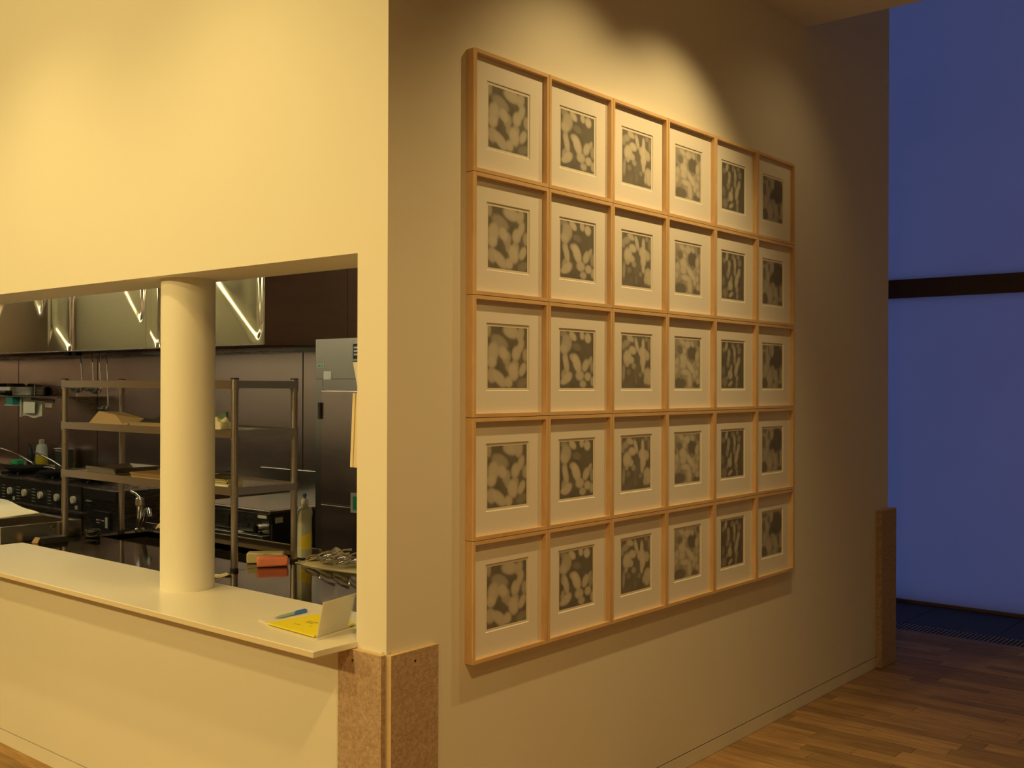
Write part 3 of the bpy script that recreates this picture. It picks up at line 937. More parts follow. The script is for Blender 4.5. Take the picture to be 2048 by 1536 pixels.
# spray / soap bottle
t = thing('squeeze_bottle', (-1.685, 1.050, WT + 0.001), 'tall milky squeeze bottle with blue tip behind the rack post', 'bottle')
z0 = WT + 0.001
MB().lathe([(0.030, 0.0), (0.036, 0.004), (0.036, 0.10), (0.034, 0.13), (0.034, 0.19), (0.037, 0.205), (0.037, 0.222), (0.030, 0.238), (0.017, 0.246), (0.016, 0.256)], (-1.685, 1.050, z0), 28).build('bottle_body', M['bottle'], t, True)
MB().lathe([(0.017, 0.0), (0.017, 0.018), (0.012, 0.026)], (-1.685, 1.050, z0 + 0.2565), 20).build('collar', M['white'], t, True)
MB().lathe([(0.006, 0.0), (0.006, 0.008), (0.009, 0.010), (0.009, 0.020), (0.005, 0.024)], (-1.685, 1.050, z0 + 0.283), 16).build('tip', M['blue'], t, True)
m = MB()
m.grid(10, 1, lambda u, v: (-1.685 + 0.0366 * math.cos(-1.2 + 1.5 * u), 1.050 + 0.0366 * math.sin(-1.2 + 1.5 * u), z0 + 0.045 + (0.055 + 0.03 * u) * v))
m.build('label', M['ylabel'], t, True)

# cloth with cutlery
m = MB()
def cloth(u, v):
    x = -1.60 + 0.80 * u - 0.22 * (1 - v) * (0.0)
    yy = 0.925 + 0.165 * v - 0.02 * math.sin(7 * u) * (1 - v)
    h = 0.006 + 0.006 * math.sin(9 * u + 4 * v) + 0.006 * math.sin(17 * u - 6 * v)
    h *= 0.6
    h += 0.042 * math.exp(-((u - 0.14) ** 2) / 0.012) * v ** 2 + 0.022 * math.exp(-((u - 0.08) ** 2) / 0.01) * v
    e = min(1.0, 9 * min(u, 1 - u, v * 0.6, 1.0))
    return (x, yy, WT + 0.0036 + max(0.0, h) * e)
m.slab(50, 14, cloth, 0.003)
tag(m.build('cloth', M['towel'], None, True, angle=80), 'rumpled cream cloth spread on the right-hand work table', 'cloth')
sp_r = random.Random(5)
SPOONS = [(-1.500, 0.948, 0.034, 0.06), (-1.400, 0.950, 0.034, 0.02), (-1.300, 0.946, 0.034, 0.05),
          (-1.470, 1.020, 0.036, 0.05), (-1.370, 1.022, 0.036, 0.02), (-1.270, 1.018, 0.036, 0.06)]
SPLAB = ['steel spoon at the front left of the heap on the cloth', 'steel spoon in the middle of the front row on the cloth', 'steel spoon at the front right of the heap, by the jamb',
         'steel spoon at the back left of the heap', 'steel spoon in the middle of the back row on the cloth', 'steel spoon at the back right of the heap']
m1 = MB()
NU, NV = 16, 12
pts = []
for j in range(NV + 1):
    ph_ = math.pi * j / NV
    for i in range(NU):
        th_ = 2 * math.pi * i / NU
        pts.append((0.044 * math.cos(th_) * math.sin(ph_), 0.029 * math.sin(th_) * math.sin(ph_), 0.013 * math.cos(ph_)))
fc = []
for j in range(NV):
    for i in range(NU):
        fc.append((j * NU + i, (j + 1) * NU + i, (j + 1) * NU + (i + 1) % NU, j * NU + (i + 1) % NU))
m1.add(pts, fc)
spoon_bowl = m1.mesh('spoon_bowl', smooth=True, angle=80)
spoon_bowl.materials.append(M['chrome'])
spoon_handle = MB().tube([(0.040, 0, 0.002), (0.06, 0, 0.008), (0.10, 0, 0.010), (0.150, 0, 0.004)], [0.004, 0.003, 0.004, 0.007], 8).mesh('handle', smooth=True)
spoon_handle.materials.append(M['chrome'])
for (x, yy, dz, ang), lab in zip(SPOONS, SPLAB):
    t = thing('spoon', (x, yy, WT + dz), lab, 'spoon', 'spoons on the cloth')
    for nm, me in (('spoon_bowl', spoon_bowl), ('handle', spoon_handle)):
        o = bpy.data.objects.new(nm, me)
        COL.objects.link(o)
        o.parent = t
    t.rotation_euler = (0.12, -0.26, ang)

# little holder and black cup near the counter's left end
t = thing('label_holder', (-3.08, 0.50, WT), 'small black holder with a tan front at the counter end', 'holder')
m = MB()
m.extrude([(-3.14, 0.44, WT + 0.001), (-3.02, 0.44, WT + 0.001), (-3.04, 0.44, WT + 0.028), (-3.12, 0.44, WT + 0.028)], (0, 0.13, 0))
m.build('holder_body', M['blackp'], t)
MB().extrude([(-3.130, 0.424, WT + 0.001), (-3.078, 0.430, WT + 0.001), (-3.066, 0.438, WT + 0.030), (-3.110, 0.434, WT + 0.030)], (0, 0.004, 0)).build('tan_plate', M['kraft'], t)

t = thing('scourer', (-3.085, 0.758, WT), 'black wire scourer on the rim left of the basin', 'scourer')
m = MB()
rr = random.Random(9)
pts = []
for i in range(120):
    a = i * 0.55
    b = i * 0.083
    pts.append((-3.085 + 0.050 * math.cos(a) * math.cos(b), 0.735 + 0.034 * math.sin(a), WT + 0.022 + 0.017 * math.sin(b + a * 0.3)))
m.tube(pts, 0.004, 5)
m.build('coil', M['iron'], t, True)

# faucet behind the basin
t = thing('faucet', (-3.118, 1.035, WT), 'chrome lever faucet at the left of the basin', 'faucet')
fx, fy = -3.118, 1.035
MB().lathe([(0.028, 0.0), (0.028, 0.010), (0.021, 0.018), (0.020, 0.140)], (fx, fy, WT + 0.001), 20).build('faucet_body', M['chrome'], t, True)
MB().lathe([(0.021, 0.0), (0.025, 0.004), (0.024, 0.040), (0.014, 0.050)], (fx, fy, WT + 0.1415), 20).build('lever_cap', M['chrome'], t, True)
MB().tube([(fx, fy, WT + 0.185), (fx - 0.02, fy - 0.01, WT + 0.205), (fx - 0.06, fy - 0.02, WT + 0.222)], [0.010, 0.010, 0.007], 10).build('lever', M['chrome'], t, True)
MB().tube([(fx + 0.010, fy, WT + 0.03), (fx + 0.06, fy - 0.01, WT + 0.085), (fx + 0.14, fy - 0.04, WT + 0.135), (fx + 0.21, fy - 0.07, WT + 0.140), (fx + 0.235, fy - 0.08, WT + 0.115)], [0.016, 0.015, 0.014, 0.013, 0.013], 12).build('spout', M['chrome'], t, True)
# dish cloth by the faucet
m = MB()
m.slab(16, 6, lambda u, v: (-3.00 + 0.26 * u, 1.063 + 0.028 * v, WT + 0.010 + 0.020 * math.sin(3.1416 * min(1, max(0, v))) + 0.012 * (1 + math.sin(14 * u))), 0.006)
tag(m.build('dish_cloth', plain('peach_cloth', (0.72, 0.52, 0.34), 0.95, bump=0.5), None, True, angle=80), 'folded peach dish cloth on the rim behind the basin', 'cloth')
m = MB()
m.slab(10, 6, lambda u, v: (-1.60 + 0.06 * u, 0.44 + 0.10 * v, WT + 0.006 + 0.004 * math.sin(9 * u + 5 * v)), 0.003)
tag(m.build('cloth_scrap', M['towel'], None, True, angle=80), 'small scrap of pale cloth beside the column', 'cloth')

# towel on the raised basin unit
m = MB()
def tow(u, v):
    x = -4.30 + 0.73 * u
    yy = 0.34 + 0.34 * v
    e = max(0.0, 1 - (u ** 2.2))
    return (x, yy, R + 0.005 + 0.052 * e * (0.55 + 0.45 * v) + 0.006 * math.sin(11 * u + 3 * v))
m.slab(26, 14, tow, 0.004)
tag(m.build('towel', M['towel'], None, True, angle=80), 'cream towel heaped on the raised basin unit at far left', 'towel')

# ================================================================== cooking range against the back wall
SY = 2.14
def knob_thing(parent, x, y, z, r=0.030):
    k = MB().disc((x, y - 0.012, z), (0, 1, 0), r, 0.022, 20).build('knob', M['knob'], parent, True)
    MB().box(x - 0.004, x + 0.004, y - 0.030, y - 0.0235, z - r * 0.85, z + r * 0.85).build('grip', M['knob'], k)

t = thing('gas_range', (-6.9, 2.45, 0.0), 'long gas range with five cream knobs at the far left', 'range')
MB().box(-8.0, -5.862, SY + 0.02, 2.88, 0.10, 0.795).build('range_body', M['steel_dark'], t)
MB().box(-8.0, -5.862, SY, SY + 0.019, 0.595, 0.790).build('control_panel', M['panelblack'], t)
MB().box(-8.0, -5.862, SY - 0.030, SY + 0.019, 0.555, 0.575).build('oven_rail', M['steel'], t)
MB().box(-8.0, -5.862, SY, SY + 0.019, 0.14, 0.55).build('oven_door', M['steel_dark'], t)
for kx in (-7.37, -7.09, -6.82, -6.53, -6.245, -5.97):
    knob_thing(t, kx, SY, 0.682)
for kx in (-7.03, -5.935):
    MB().box(kx - 0.02, kx + 0.02, SY - 0.004, SY - 0.0005, 0.605, 0.635).build('plate_label', M['labelgrey'], t)
for kx in (-7.23, -6.95, -6.67, -6.39, -6.10):
    for j in range(5):
        MB().box(kx - 0.030, kx + 0.030, SY - 0.0022, SY - 0.0005, 0.618 + j * 0.026, 0.622 + j * 0.026).build('panel_marking', M['labelgrey'], t)
for gx in (-7.5, -6.85, -6.25):
    g = MB()
    for k in range(4):
        an = k * math.pi / 4
        g.obox((gx, 2.48, 0.808), (0.24 * math.cos(an), 0.24 * math.sin(an), 0), (-0.008 * math.sin(an), 0.008 * math.cos(an), 0), (0, 0, 0.010))
    g.lathe([(0.10, 0.0), (0.10, 0.016)], (gx, 2.48, 0.7955), 20)
    g.build('grate', M['iron'], t)
for k in range(4):
    MB().tube([(-7.9 + 0.66 * k, 2.3, 0.0), (-7.9 + 0.66 * k, 2.3, 0.10)], 0.02, 10).build('leg', M['steel'], t, True)

t = thing('steam_oven', (-5.57, 2.45, 0.0), 'low stainless cooker with black control window left of the column', 'cooker')
MB().box(-5.855, -5.290, SY + 0.01, 2.88, 0.06, 0.795).build('cooker_body', M['steel_dark'], t, bevel=0.004)
MB().box(-5.78, -5.30, SY - 0.012, SY + 0.009, 0.715, 0.790).build('top_drawer', M['panelblack'], t, bevel=0.004)
MB().box(-5.78, -5.31, SY - 0.014, SY + 0.009, 0.706, 0.713).build('drawer_lip', M['steel'], t)
p = MB().box(-5.665, -5.412, SY - 0.004, SY + 0.009, 0.478, 0.618).build('control_window', M['blackp'], t)
MB().box(-5.475, -5.440, SY - 0.006, SY - 0.0045, 0.495, 0.580).build('scale_strip', M['labelgrey'], p)
MB().box(-5.610, -5.585, SY - 0.006, SY - 0.0045, 0.545, 0.556).build('display_text', M['labelgrey'], p)
MB().box(-5.580, -5.545, SY - 0.006, SY - 0.0045, 0.545, 0.556).build('display_text', M['red'], p)
MB().box(-5.53, -5.49, SY - 0.006, SY - 0.0045, 0.545, 0.554).build('display_text', M['labelgrey'], p)
MB().box(-5.61, -5.56, SY - 0.006, SY - 0.0045, 0.525, 0.532).build('display_text', M['labelgrey'], p)
MB().box(-5.78, -5.70, SY - 0.004, SY + 0.009, 0.685, 0.700).build('name_plate', M['labelgrey'], t)
for (xx, yy) in ((-5.8, 2.2), (-5.34, 2.2), (-5.8, 2.8), (-5.34, 2.8)):
    MB().tube([(xx, yy, 0.0), (xx, yy, 0.06)], 0.02, 10).build('leg', M['steel'], t, True)

t = thing('griddle', (-3.8, 2.45, 0.0), 'low griddle with switches and silver knob right of the column', 'cooker')
MB().box(-4.25, -3.400, SY + 0.02, 2.88, 0.40, 0.760).build('griddle_body', M['panelblack'], t)
MB().box(-4.25, -3.398, SY - 0.002, 2.88, 0.761, 0.795).build('top_plate', M['steel'], t, bevel=0.008)
MB().box(-4.25, -3.400, SY, SY + 0.019, 0.640, 0.760).build('front_panel', M['steel_dark'], t)
MB().box(-4.25, -3.400, SY - 0.06, SY + 0.019, 0.600, 0.632).build('drip_tray', M['steel'], t, bevel=0.004)
MB().box(-3.885, -3.840, SY - 0.008, SY - 0.0005, 0.650, 0.735).build('switch_cover', M['blackp'], t)
for (a, b, c, d) in ((-3.71, -3.64, 0.738, 0.748), (-3.70, -3.685, 0.715, 0.728), (-3.665, -3.650, 0.712, 0.725), (-3.69, -3.63, 0.660, 0.700), (-3.605, -3.575, 0.735, 0.745), (-3.60, -3.585, 0.712, 0.725), (-3.60, -3.56, 0.665, 0.70)):
    MB().box(a, b, SY - 0.003, SY - 0.0005, c, d).build('switch', M['blackp'], t)
MB().box(-3.520, -3.425, SY - 0.003, SY - 0.0005, 0.737, 0.757).build('name_plate', M['labelgrey'], t)
k = MB().disc((-3.490, SY - 0.020, 0.668), (0, 1, 0), 0.030, 0.038, 20).build('knob', M['chrome'], t, True)
MB().box(-3.496, -3.484, SY - 0.047, SY - 0.0395, 0.642, 0.694).build('grip', M['chrome'], k)
MB().box(-3.400, -3.397, 2.19, 2.25, 0.705, 0.742).build('side_label', M['labelgrey'], t)
MB().box(-3.400, -3.388, 2.155, 2.170, 0.42, 0.70).build('side_strip', M['iron'], t)
MB().box(-3.74, -3.66, SY - 0.055, SY - 0.01, 0.6325, 0.636).build('note', M['white'], t)
for (xx, yy) in ((-4.2, 2.2), (-3.45, 2.2), (-4.2, 2.8), (-3.45, 2.8)):
    MB().tube([(xx, yy, 0.0), (xx, yy, 0.40)], 0.02, 10).build('leg', M['steel'], t, True)
# splash guard behind the griddle
tag(MB().box(-4.5, -3.25, 2.884, 2.898, 0.40, 0.985).build('splash_guard', M['steel'], None, bevel=0.003), 'low stainless splash guard on the wall behind the griddle', 'panel')

# things on the range
def pan(label, c, r, h, handle_dir, mat, hl=0.2):
    t = thing('frying_pan', c, label, 'pan', 'pans on the range')
    MB().lathe([(r * 0.75, 0.0), (r * 0.8, 0.002), (r, h), (r * 0.985, h), (r * 0.78, 0.006), (0.001, 0.006)], c, 30).build('pan_body', mat, t, True)
    d = Vector(handle_dir).normalized()
    p0 = Vector(c) + Vector((d.x, d.y, 0)) * r * 0.97 + Vector((0, 0, h * 0.8))
    MB().tube([p0, p0 + d * hl * 0.4, p0 + d * hl * 0.75 + Vector((0, 0, -0.012)), p0 + d * hl + Vector((0, 0, -0.035))], 0.008, 8).build('handle', M['steel'], t, True)
pan('wide black pan standing at the left of the range', (-7.5, 2.48, 0.819), 0.20, 0.040, (0.9, 0.3, 0.1), M['iron'], 0.16)
pan('black pan in the middle of the range', (-6.85, 2.48, 0.819), 0.19, 0.035, (0.9, 0.3, 0.1), M['iron'], 0.16)
pan('black pan at the right of the range', (-6.25, 2.48, 0.819), 0.18, 0.045, (0.6, -0.8, 0.2), M['iron'], 0.18)

# bottles and sponge on the low shelf behind the range
tag(MB().box(-9.9, -6.9, 2.715, 2.899, 0.800, 0.815).build('wall_shelf_low', M['steel_dark']), 'narrow steel ledge on the wall behind the range', 'shelf')
t = thing('soap_bottle', (-7.835, 2.78, 0.816), 'milky soap bottle with yellow contents behind the range', 'bottle')
bc = (-7.835, 2.78, 0.8155)
MB().lathe([(0.050, 0.0), (0.055, 0.01), (0.055, 0.115)], bc, 24).build('yellow_contents', M['yliquid'], t, True)
MB().lathe([(0.055, 0.1155), (0.052, 0.18), (0.045, 0.215), (0.024, 0.225)], bc, 24).build('bottle_body', M['bottle'], t, True)
MB().lathe([(0.027, 0.2255), (0.027, 0.262), (0.015, 0.272)], bc, 20).build('cap', M['tray'], t, True)
t = thing('dark_bottle', (-8.09, 2.79, 0.816), 'slim dark bottle left of the soap bottle', 'bottle')
MB().lathe([(0.032, 0.0), (0.034, 0.006), (0.034, 0.13), (0.015, 0.17), (0.014, 0.205)], (-8.09, 2.79, 0.8155), 20).build('bottle_body', M['blackp'], t, True)
MB().lathe([(0.016, 0.2055), (0.016, 0.226)], (-8.09, 2.79, 0.8155), 16).build('cap', M['chrome'], t, True)
o = sponge('green sponge on the ledge at the far left', (-8.38, 2.80, 0.8155), 0.1, 0.06, 0.04, 0.045, M['green'])
o = MB().box(-7.75, -7.55, 2.72, 2.80, 0.8155, 0.845).build('wood_block', M['kraft'], None, bevel=0.006)
tag(o, 'tan block lying beside the soap bottle', 'block')
t = thing('glass_jar', (-7.43, 2.80, 0.816), 'dark square jar right of the soap bottle', 'jar')
MB().box(-7.50, -7.36, 2.74, 2.86, 0.8155, 1.00).build('jar_body', plain('smoked_glass', (0.05, 0.05, 0.035), 0.1), t, bevel=0.012)
MB().box(-7.505, -7.355, 2.735, 2.865, 1.0005, 1.016).build('lid', M['steel'], t, bevel=0.004)
# two swing taps over the range
for (bx_, tx, zt, lab) in ((-7.76, -8.30, 0.985, 'chrome swing tap left of the green sponge'), (-7.215, -7.62, 0.975, 'chrome swing tap arching in front of the soap bottle')):
    t = thing('swing_tap', (bx_, 2.68, 0.7965), lab, 'faucet', 'swing taps over the range')
    MB().lathe([(0.022, 0.0), (0.015, 0.012), (0.015, 0.05)], (bx_, 2.69, 0.7965), 14).build('tap_base', M['chrome'], t, True)
    MB().tube([(bx_, 2.69, 0.84), (bx_ - 0.01, 2.66, 0.865), (bx_ + (tx - bx_) * 0.3, 2.63, 0.865 + (zt - 0.865) * 0.45), (bx_ + (tx - bx_) * 0.65, 2.61, 0.865 + (zt - 0.865) * 0.80), (tx, 2.60, zt)], 0.010, 10).build('spout', M['chrome'], t, True)

# ---- extraction hood with rippled front sheets
hd = thing('extraction_hood', (-6.2, 2.5, 1.9), 'long stainless extraction hood with rippled mirror-like front', 'hood')
HZ0, HZ1 = 1.898, 2.895
ZS = [(-9.2, 2.3), (-8.6, 2.42), (-7.6, 2.1), (-7.0, 2.55), (-6.85, 2.50), (-6.62, 2.22), (-6.50, 2.42)]
ZR = [(-6.492, 1.96), (-6.40, 2.115), (-6.30, 2.045), (-6.08, 1.87), (-5.75, 1.70), (-5.55, 1.70)]
ZM = [(-5.55, 2.60), (-5.32, 2.42), (-5.18, 2.25), (-5.04, 2.105), (-4.985, 2.16), (-4.955, 2.30)]
ZQ = [(-4.955, 2.06), (-4.88, 1.98), (-4.80, 1.90), (-4.60, 1.75), (-4.45, 1.72), (-4.40, 1.72)]
ZE = [(-4.40, 2.90), (-4.20, 2.55), (-4.04, 2.34), (-3.85, 2.17), (-3.66, 2.00), (-3.57, 1.93), (-3.53, 1.98), (-3.502, 2.10)]
def interp(T, x):
    if x <= T[0][0]:
        return T[0][1]
    for (xa, za), (xb, zb) in zip(T, T[1:]):
        if x <= xb:
            k = (x - xa) / (xb - xa)
            k2 = k
            return za + (zb - za) * k2
    return T[-1][1]
def smooth_interp(T, x, w=0.03):
    return (interp(T, x - w) + 2 * interp(T, x) + interp(T, x + w) + interp(T, x - w / 2) + interp(T, x + w / 2)) / 6
LAMP_Y, LAMP_Z = 0.95, 2.665
DW = 0.045
def ramp(x, a, b):
    k = min(1.0, max(0.0, (x - a) / (b - a)))
    return k * k * (3 - 2 * k)
def crease_tilt(T, x):
    """slope of the crease at which the sheet mirrors the tube lamp"""
    key = (id(T), round(x, 5))
    if key in TILTS:
        return TILTS[key]
    zs = smooth_interp(T, x)
    dz = (smooth_interp(T, x + 0.01) - smooth_interp(T, x - 0.01)) / 0.02
    c = (Vector(CAM) - Vector((x, 2.17, zs))).normalized()
    lo, hi = 0.0, 0.40
    for _ in range(24):
        t = (lo + hi) / 2
        nn = Vector((-t * dz, -1, t)).normalized()
        l = nn * (2 * nn.dot(c)) - c
        if l.y > -0.02:
            hi = t
            continue
        zh = zs + (LAMP_Y - 2.17) / l.y * l.z
        if zh < LAMP_Z:
            lo = t
        else:
            hi = t
    TILTS[key] = 1.03 * (lo + hi) / 2
    return TILTS[key]
TILTS = {}
def front_sheet(creases, xa, xb):
    """sheet metal with soft diagonal creases; each crease = (curve, fade in from/to, fade out from/to)"""
    m = MB()
    nx, nz = max(20, int((xb - xa) / 0.009)), 80
    def fn(u, v):
        x = xa + (xb - xa) * u
        z = HZ0 + (HZ1 - HZ0) * v
        o = 0.0
        for T, f0, f1, g0, g1 in creases:
            w = ramp(x, f0, f1) * (1 - ramp(x, g0, g1))
            if w <= 0:
                continue
            zs = smooth_interp(T, x)
            tilt = crease_tilt(T, x)
            o -= w * tilt * DW * 0.886 * (math.erf((z - zs) / DW) - math.erf((HZ0 - zs) / DW))
        return (x, 2.17 - o, z)
    m.grid(nx, nz, fn)
    return m
for cr, xa, xb in (([(ZS, -9.3, -9.25, -7.5, -7.2), (ZS, -6.85, -6.65, -6.535, -6.497)], -9.2, -6.496),
                   ([(ZR, -6.492, -6.455, -6.10, -5.80), (ZM, -5.45, -5.25, -4.995, -4.958)], -6.492, -4.957),
                   ([(ZQ, -4.955, -4.920, -4.80, -4.60), (ZE, -4.30, -4.12, -3.525, -3.503)], -4.955, -3.502)):
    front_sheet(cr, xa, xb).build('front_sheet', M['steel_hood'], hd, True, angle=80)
MB().box(-9.2, -3.503, 2.205, 2.89, HZ0 + 0.011, HZ1).build('hood_core', M['steel_hood'], hd)
MB().box(-3.502, -3.498, 2.171, 2.898, HZ0, HZ1).build('end_panel', M['steel_wall'], hd)
MB().box(-9.2, -3.503, 2.175, 2.890, HZ0 + 0.006, HZ0 + 0.010).build('underside', M['darkhood'], hd)
MB().box(-9.2, -3.503, 2.62, 2.898, HZ0 - 0.030, HZ0 + 0.005).build('rear_gutter', M['steel_dark'], hd, bevel=0.003)
MB().box(-9.2, -3.505, 2.168, 2.175, HZ0 - 0.004, HZ0 + 0.006).build('bottom_hem', M['steel_dark'], hd)
MB().tube([(-9.2, 2.50, HZ0 - 0.004), (-3.6, 2.50, HZ0 - 0.004)], 0.007, 8).build('utensil_rail', M['rail_reflection'], hd, True)
for px in (-6.42, -6.30):
    MB().box(px - 0.035, px + 0.035, 2.30, 2.36, HZ0 - 0.03, HZ0 + 0.005).build('lamp_socket', M['iron'], hd)

# hanging ladles
lad = None
for k, (lx, lz, sk) in enumerate(((-6.475, 1.60, 0.03), (-6.285, 1.615, 0.02), (-6.165, 1.595, 0.025), (-6.045, 1.455, 0.02))):
    lab = ['leftmost steel ladle hanging under the hood', 'second steel ladle from the left under the hood', 'third steel ladle from the left under the hood', 'lowest steel ladle, rightmost under the hood'][k]
    t = thing('ladle', (lx, 2.48, lz), lab, 'ladle', 'ladles under the hood')
    top = HZ0 - 0.012
    MB().tube([(lx - sk, 2.50, top), (lx - sk, 2.487, top + 0.010), (lx - sk, 2.474, top - 0.010), (lx - sk * 0.5, 2.474, (top + lz) / 2), (lx, 2.474, lz - 0.02)], 0.006, 8).build('handle', M['chrome'], t, True)
    MB().lathe([(0.018, -0.052), (0.042, -0.040), (0.056, -0.012), (0.056, -0.010), (0.040, -0.036), (0.001, -0.046)], (lx - 0.045, 2.45, lz), 22).build('ladle_bowl', M['chrome'], t, True)

# ---- wall shelf with pots at the far left
t = thing('wall_shelf', (-8.6, 2.80, 1.50), 'steel wall shelf carrying pots at the far left', 'shelf')
MB().box(-9.6, -6.95, 2.49, 2.899, 1.500, 1.510).build('shelf_plate', M['steel_dark'], t)
for sx in (-9.4, -7.02):
    MB().extrude([(sx, 2.64, 1.4995), (sx, 2.899, 1.4995), (sx, 2.899, 1.36)], (0.006, 0, 0)).build('bracket', M['steel_dark'], t)
MB().tube([(-7.70, 2.64, 1.5105), (-7.69, 2.64, 1.620), (-7.5, 2.65, 1.606), (-7.24, 2.66, 1.600), (-6.97, 2.68, 1.598), (-6.96, 2.68, 1.5105)], 0.004, 6).build('guard_wire', M['chrome'], t, True)
t = thing('steel_bowl', (-8.42, 2.74, 1.511), 'shiny round steel bowl on the wall shelf', 'bowl')
MB().lathe([(0.06, 0.0), (0.12, 0.012), (0.165, 0.05), (0.165, 0.085), (0.13, 0.118), (0.128, 0.115), (0.158, 0.083), (0.001, 0.02)], (-8.42, 2.74, 1.5105), 28).build('bowl_body', M['chrome'], t, True)
t = thing('steel_pot', (-8.03, 2.75, 1.511), 'dark low pot beside the round bowl on the wall shelf', 'pot')
MB().lathe([(0.15, 0.0), (0.155, 0.005), (0.155, 0.085), (0.150, 0.085), (0.148, 0.01), (0.001, 0.01)], (-8.03, 2.75, 1.5105), 28).build('pot_body', M['steel_dark'], t, True)
MB().tube([(-7.895, 2.74, 1.58), (-7.86, 2.73, 1.585), (-7.86, 2.78, 1.585), (-7.90, 2.80, 1.58)], 0.006, 8).build('handle', M['steel_dark'], t, True)
t = thing('carton', (-7.91, 2.55, 1.418), 'small teal carton hanging under the wall shelf', 'carton')
MB().box(-7.985, -7.845, 2.50, 2.60, 1.425, 1.498).build('carton_body', M['teal'], t, bevel=0.003)
MB().box(-7.995, -7.835, 2.49, 2.61, 1.418, 1.4245).build('carton_rim', M['white'], t)
t = thing('hanging_bag', (-7.6, 2.58, 1.32), 'pale plastic bag with card hanging under the wall shelf', 'bag')
m = MB()
m.slab(14, 12, lambda u, v: (-7.80 + 0.40 * u, 2.57 + 0.035 * math.sin(3.14 * u) * math.sin(3.14 * v), 1.32 + 0.175 * v + 0.010 * math.sin(8 * u) * (1 - v)), 0.006)
m.build('bag_film', M['bag'], t, True, angle=80)
MB().box(-7.72, -7.50, 2.545, 2.551, 1.350, 1.455).build('card', M['towel'], t)
MB().box(-7.815, -7.79, 2.555, 2.565, 1.31, 1.495).build('strap', M['bag'], t)
t = thing('wooden_paddle', (-7.3, 2.54, 1.42), 'dark wooden paddle hanging beside the plastic bag', 'paddle')
MB().extrude([(-7.54, 2.53, 1.497), (-7.10, 2.53, 1.485), (-7.10, 2.53, 1.455), (-7.54, 2.53, 1.475)], (0, 0.012, 0)).build('blade', plain('dark_wood', (0.07, 0.04, 0.022), 0.6), t)
MB().extrude([(-7.30, 2.545, 1.462), (-7.16, 2.545, 1.460), (-7.17, 2.545, 1.405), (-7.29, 2.545, 1.410)], (0, 0.008, 0)).build('tag', M['kraft'], t)

# ================================================================== upright refrigerator
t = thing('refrigerator', (-2.55, 2.6, 0.0), 'tall stainless refrigerator at the right of the opening', 'refrigerator')
MB().box(-3.128, -1.95, 2.318, 2.895, 0.10, 1.925).build('cabinet', M['steel'], t, bevel=0.004)
MB().box(-3.126, -1.95, 2.300, 2.3175, 1.664, 1.925).build('top_panel', M['steel'], t, bevel=0.002)
d = MB().box(-3.052, -2.505, 2.285, 2.3175, 0.86, 1.588).build('door', M['steel_wall'], t, bevel=0.003)
MB().box(-3.066, -3.045, 2.268, 2.2845, 1.404, 1.512).build('hinge', M['cable'], d, bevel=0.003)
MB().box(-2.58, -2.555, 2.240, 2.2845, 1.05, 1.40).build('handle', M['blackp'], d, bevel=0.004)
d = MB().box(-3.052, -2.505, 2.285, 2.3175, 0.14, 0.852).build('door', M['steel_wall'], t, bevel=0.003)
d = MB().box(-2.497, -1.955, 2.285, 2.3175, 0.14, 1.588).build('door', M['steel_wall'], t, bevel=0.003)
MB().box(-3.052, -1.955, 2.302, 2.3175, 1.592, 1.660).build('header_strip', M['steel'], t)
MB().box(-3.126, -3.056, 2.302, 2.3175, 0.10, 1.660).build('side_stile', M['steel'], t)
p = MB().box(-2.756, -2.60, 2.288, 2.2995, 1.775, 1.906).build('thermostat_box', M['steel'], t, bevel=0.003)
MB().box(-2.742, -2.62, 2.285, 2.2875, 1.79, 1.885).build('display', M['blackp'], p)
for k in range(3):
    MB().box(-2.733, -2.70, 2.2835, 2.2848, 1.812 + k * 0.022, 1.824 + k * 0.022).build('display_text', M['white'], p)
MB().box(-3.108, -3.040, 2.2975, 2.2995, 1.740, 1.762).build('maker_badge', M['white'], t)
for k in range(4):
    MB().box(-3.100 + k * 0.014, -3.090 + k * 0.014, 2.2962, 2.2974, 1.744, 1.758).build('badge_letter', M['green'], t)
MB().box(-3.044, -2.970, 2.2985, 2.3015, 1.652 + 0.010, 1.702 + 0.012).build('notice', M['card'], t)
p = MB().box(-2.752, -2.62, 2.277, 2.2845, 0.822, 0.946).build('green_panel_frame', M['labelgrey'], t)
MB().box(-2.727, -2.64, 2.2745, 2.2768, 0.842, 0.926).build('green_panel', M['sign_green'], p)
for (xx, yy) in ((-3.08, 2.36), (-2.0, 2.36), (-3.08, 2.84), (-2.0, 2.84)):
    MB().tube([(xx, yy, 0.0), (xx, yy, 0.10)], 0.022, 10).build('leg', M['steel'], t, True)

# ================================================================== wall cupboard with boards (right end of the kitchen)
t = thing('wall_cupboard', (-0.32, 0.55, 1.25), 'narrow stainless wall cupboard behind the right jamb', 'cupboard')
MB().box(-0.500, KX - 0.002, 0.345, 0.80, 1.28, 2.05).build('cupboard_body', M['steel'], t, bevel=0.003)
MB().box(-0.49, KX - 0.012, 0.335, 0.3445, 1.29, 2.04).build('door', M['steel'], t)
for k, (dx, lab) in enumerate(((0.0, 'pale wooden chopping board hanging nearest the jamb'), (0.016, 'thinner pale chopping board hanging left of the first one'))):
    x1 = -0.5025 - dx * 1.15
    m = MB()
    w = 0.015
    m.extrude([(x1, 0.335, 1.598), (x1 - w, 0.335, 1.598), (x1 - w - 0.014, 0.335, 1.332), (x1 - 0.014 * (k > 0), 0.335, 1.332)], (0, 0.20, 0))
    tag(m.build('chopping_board', M['board'], None, bevel=0.003), lab, 'board', 'boards hanging by the jamb')
m = MB()
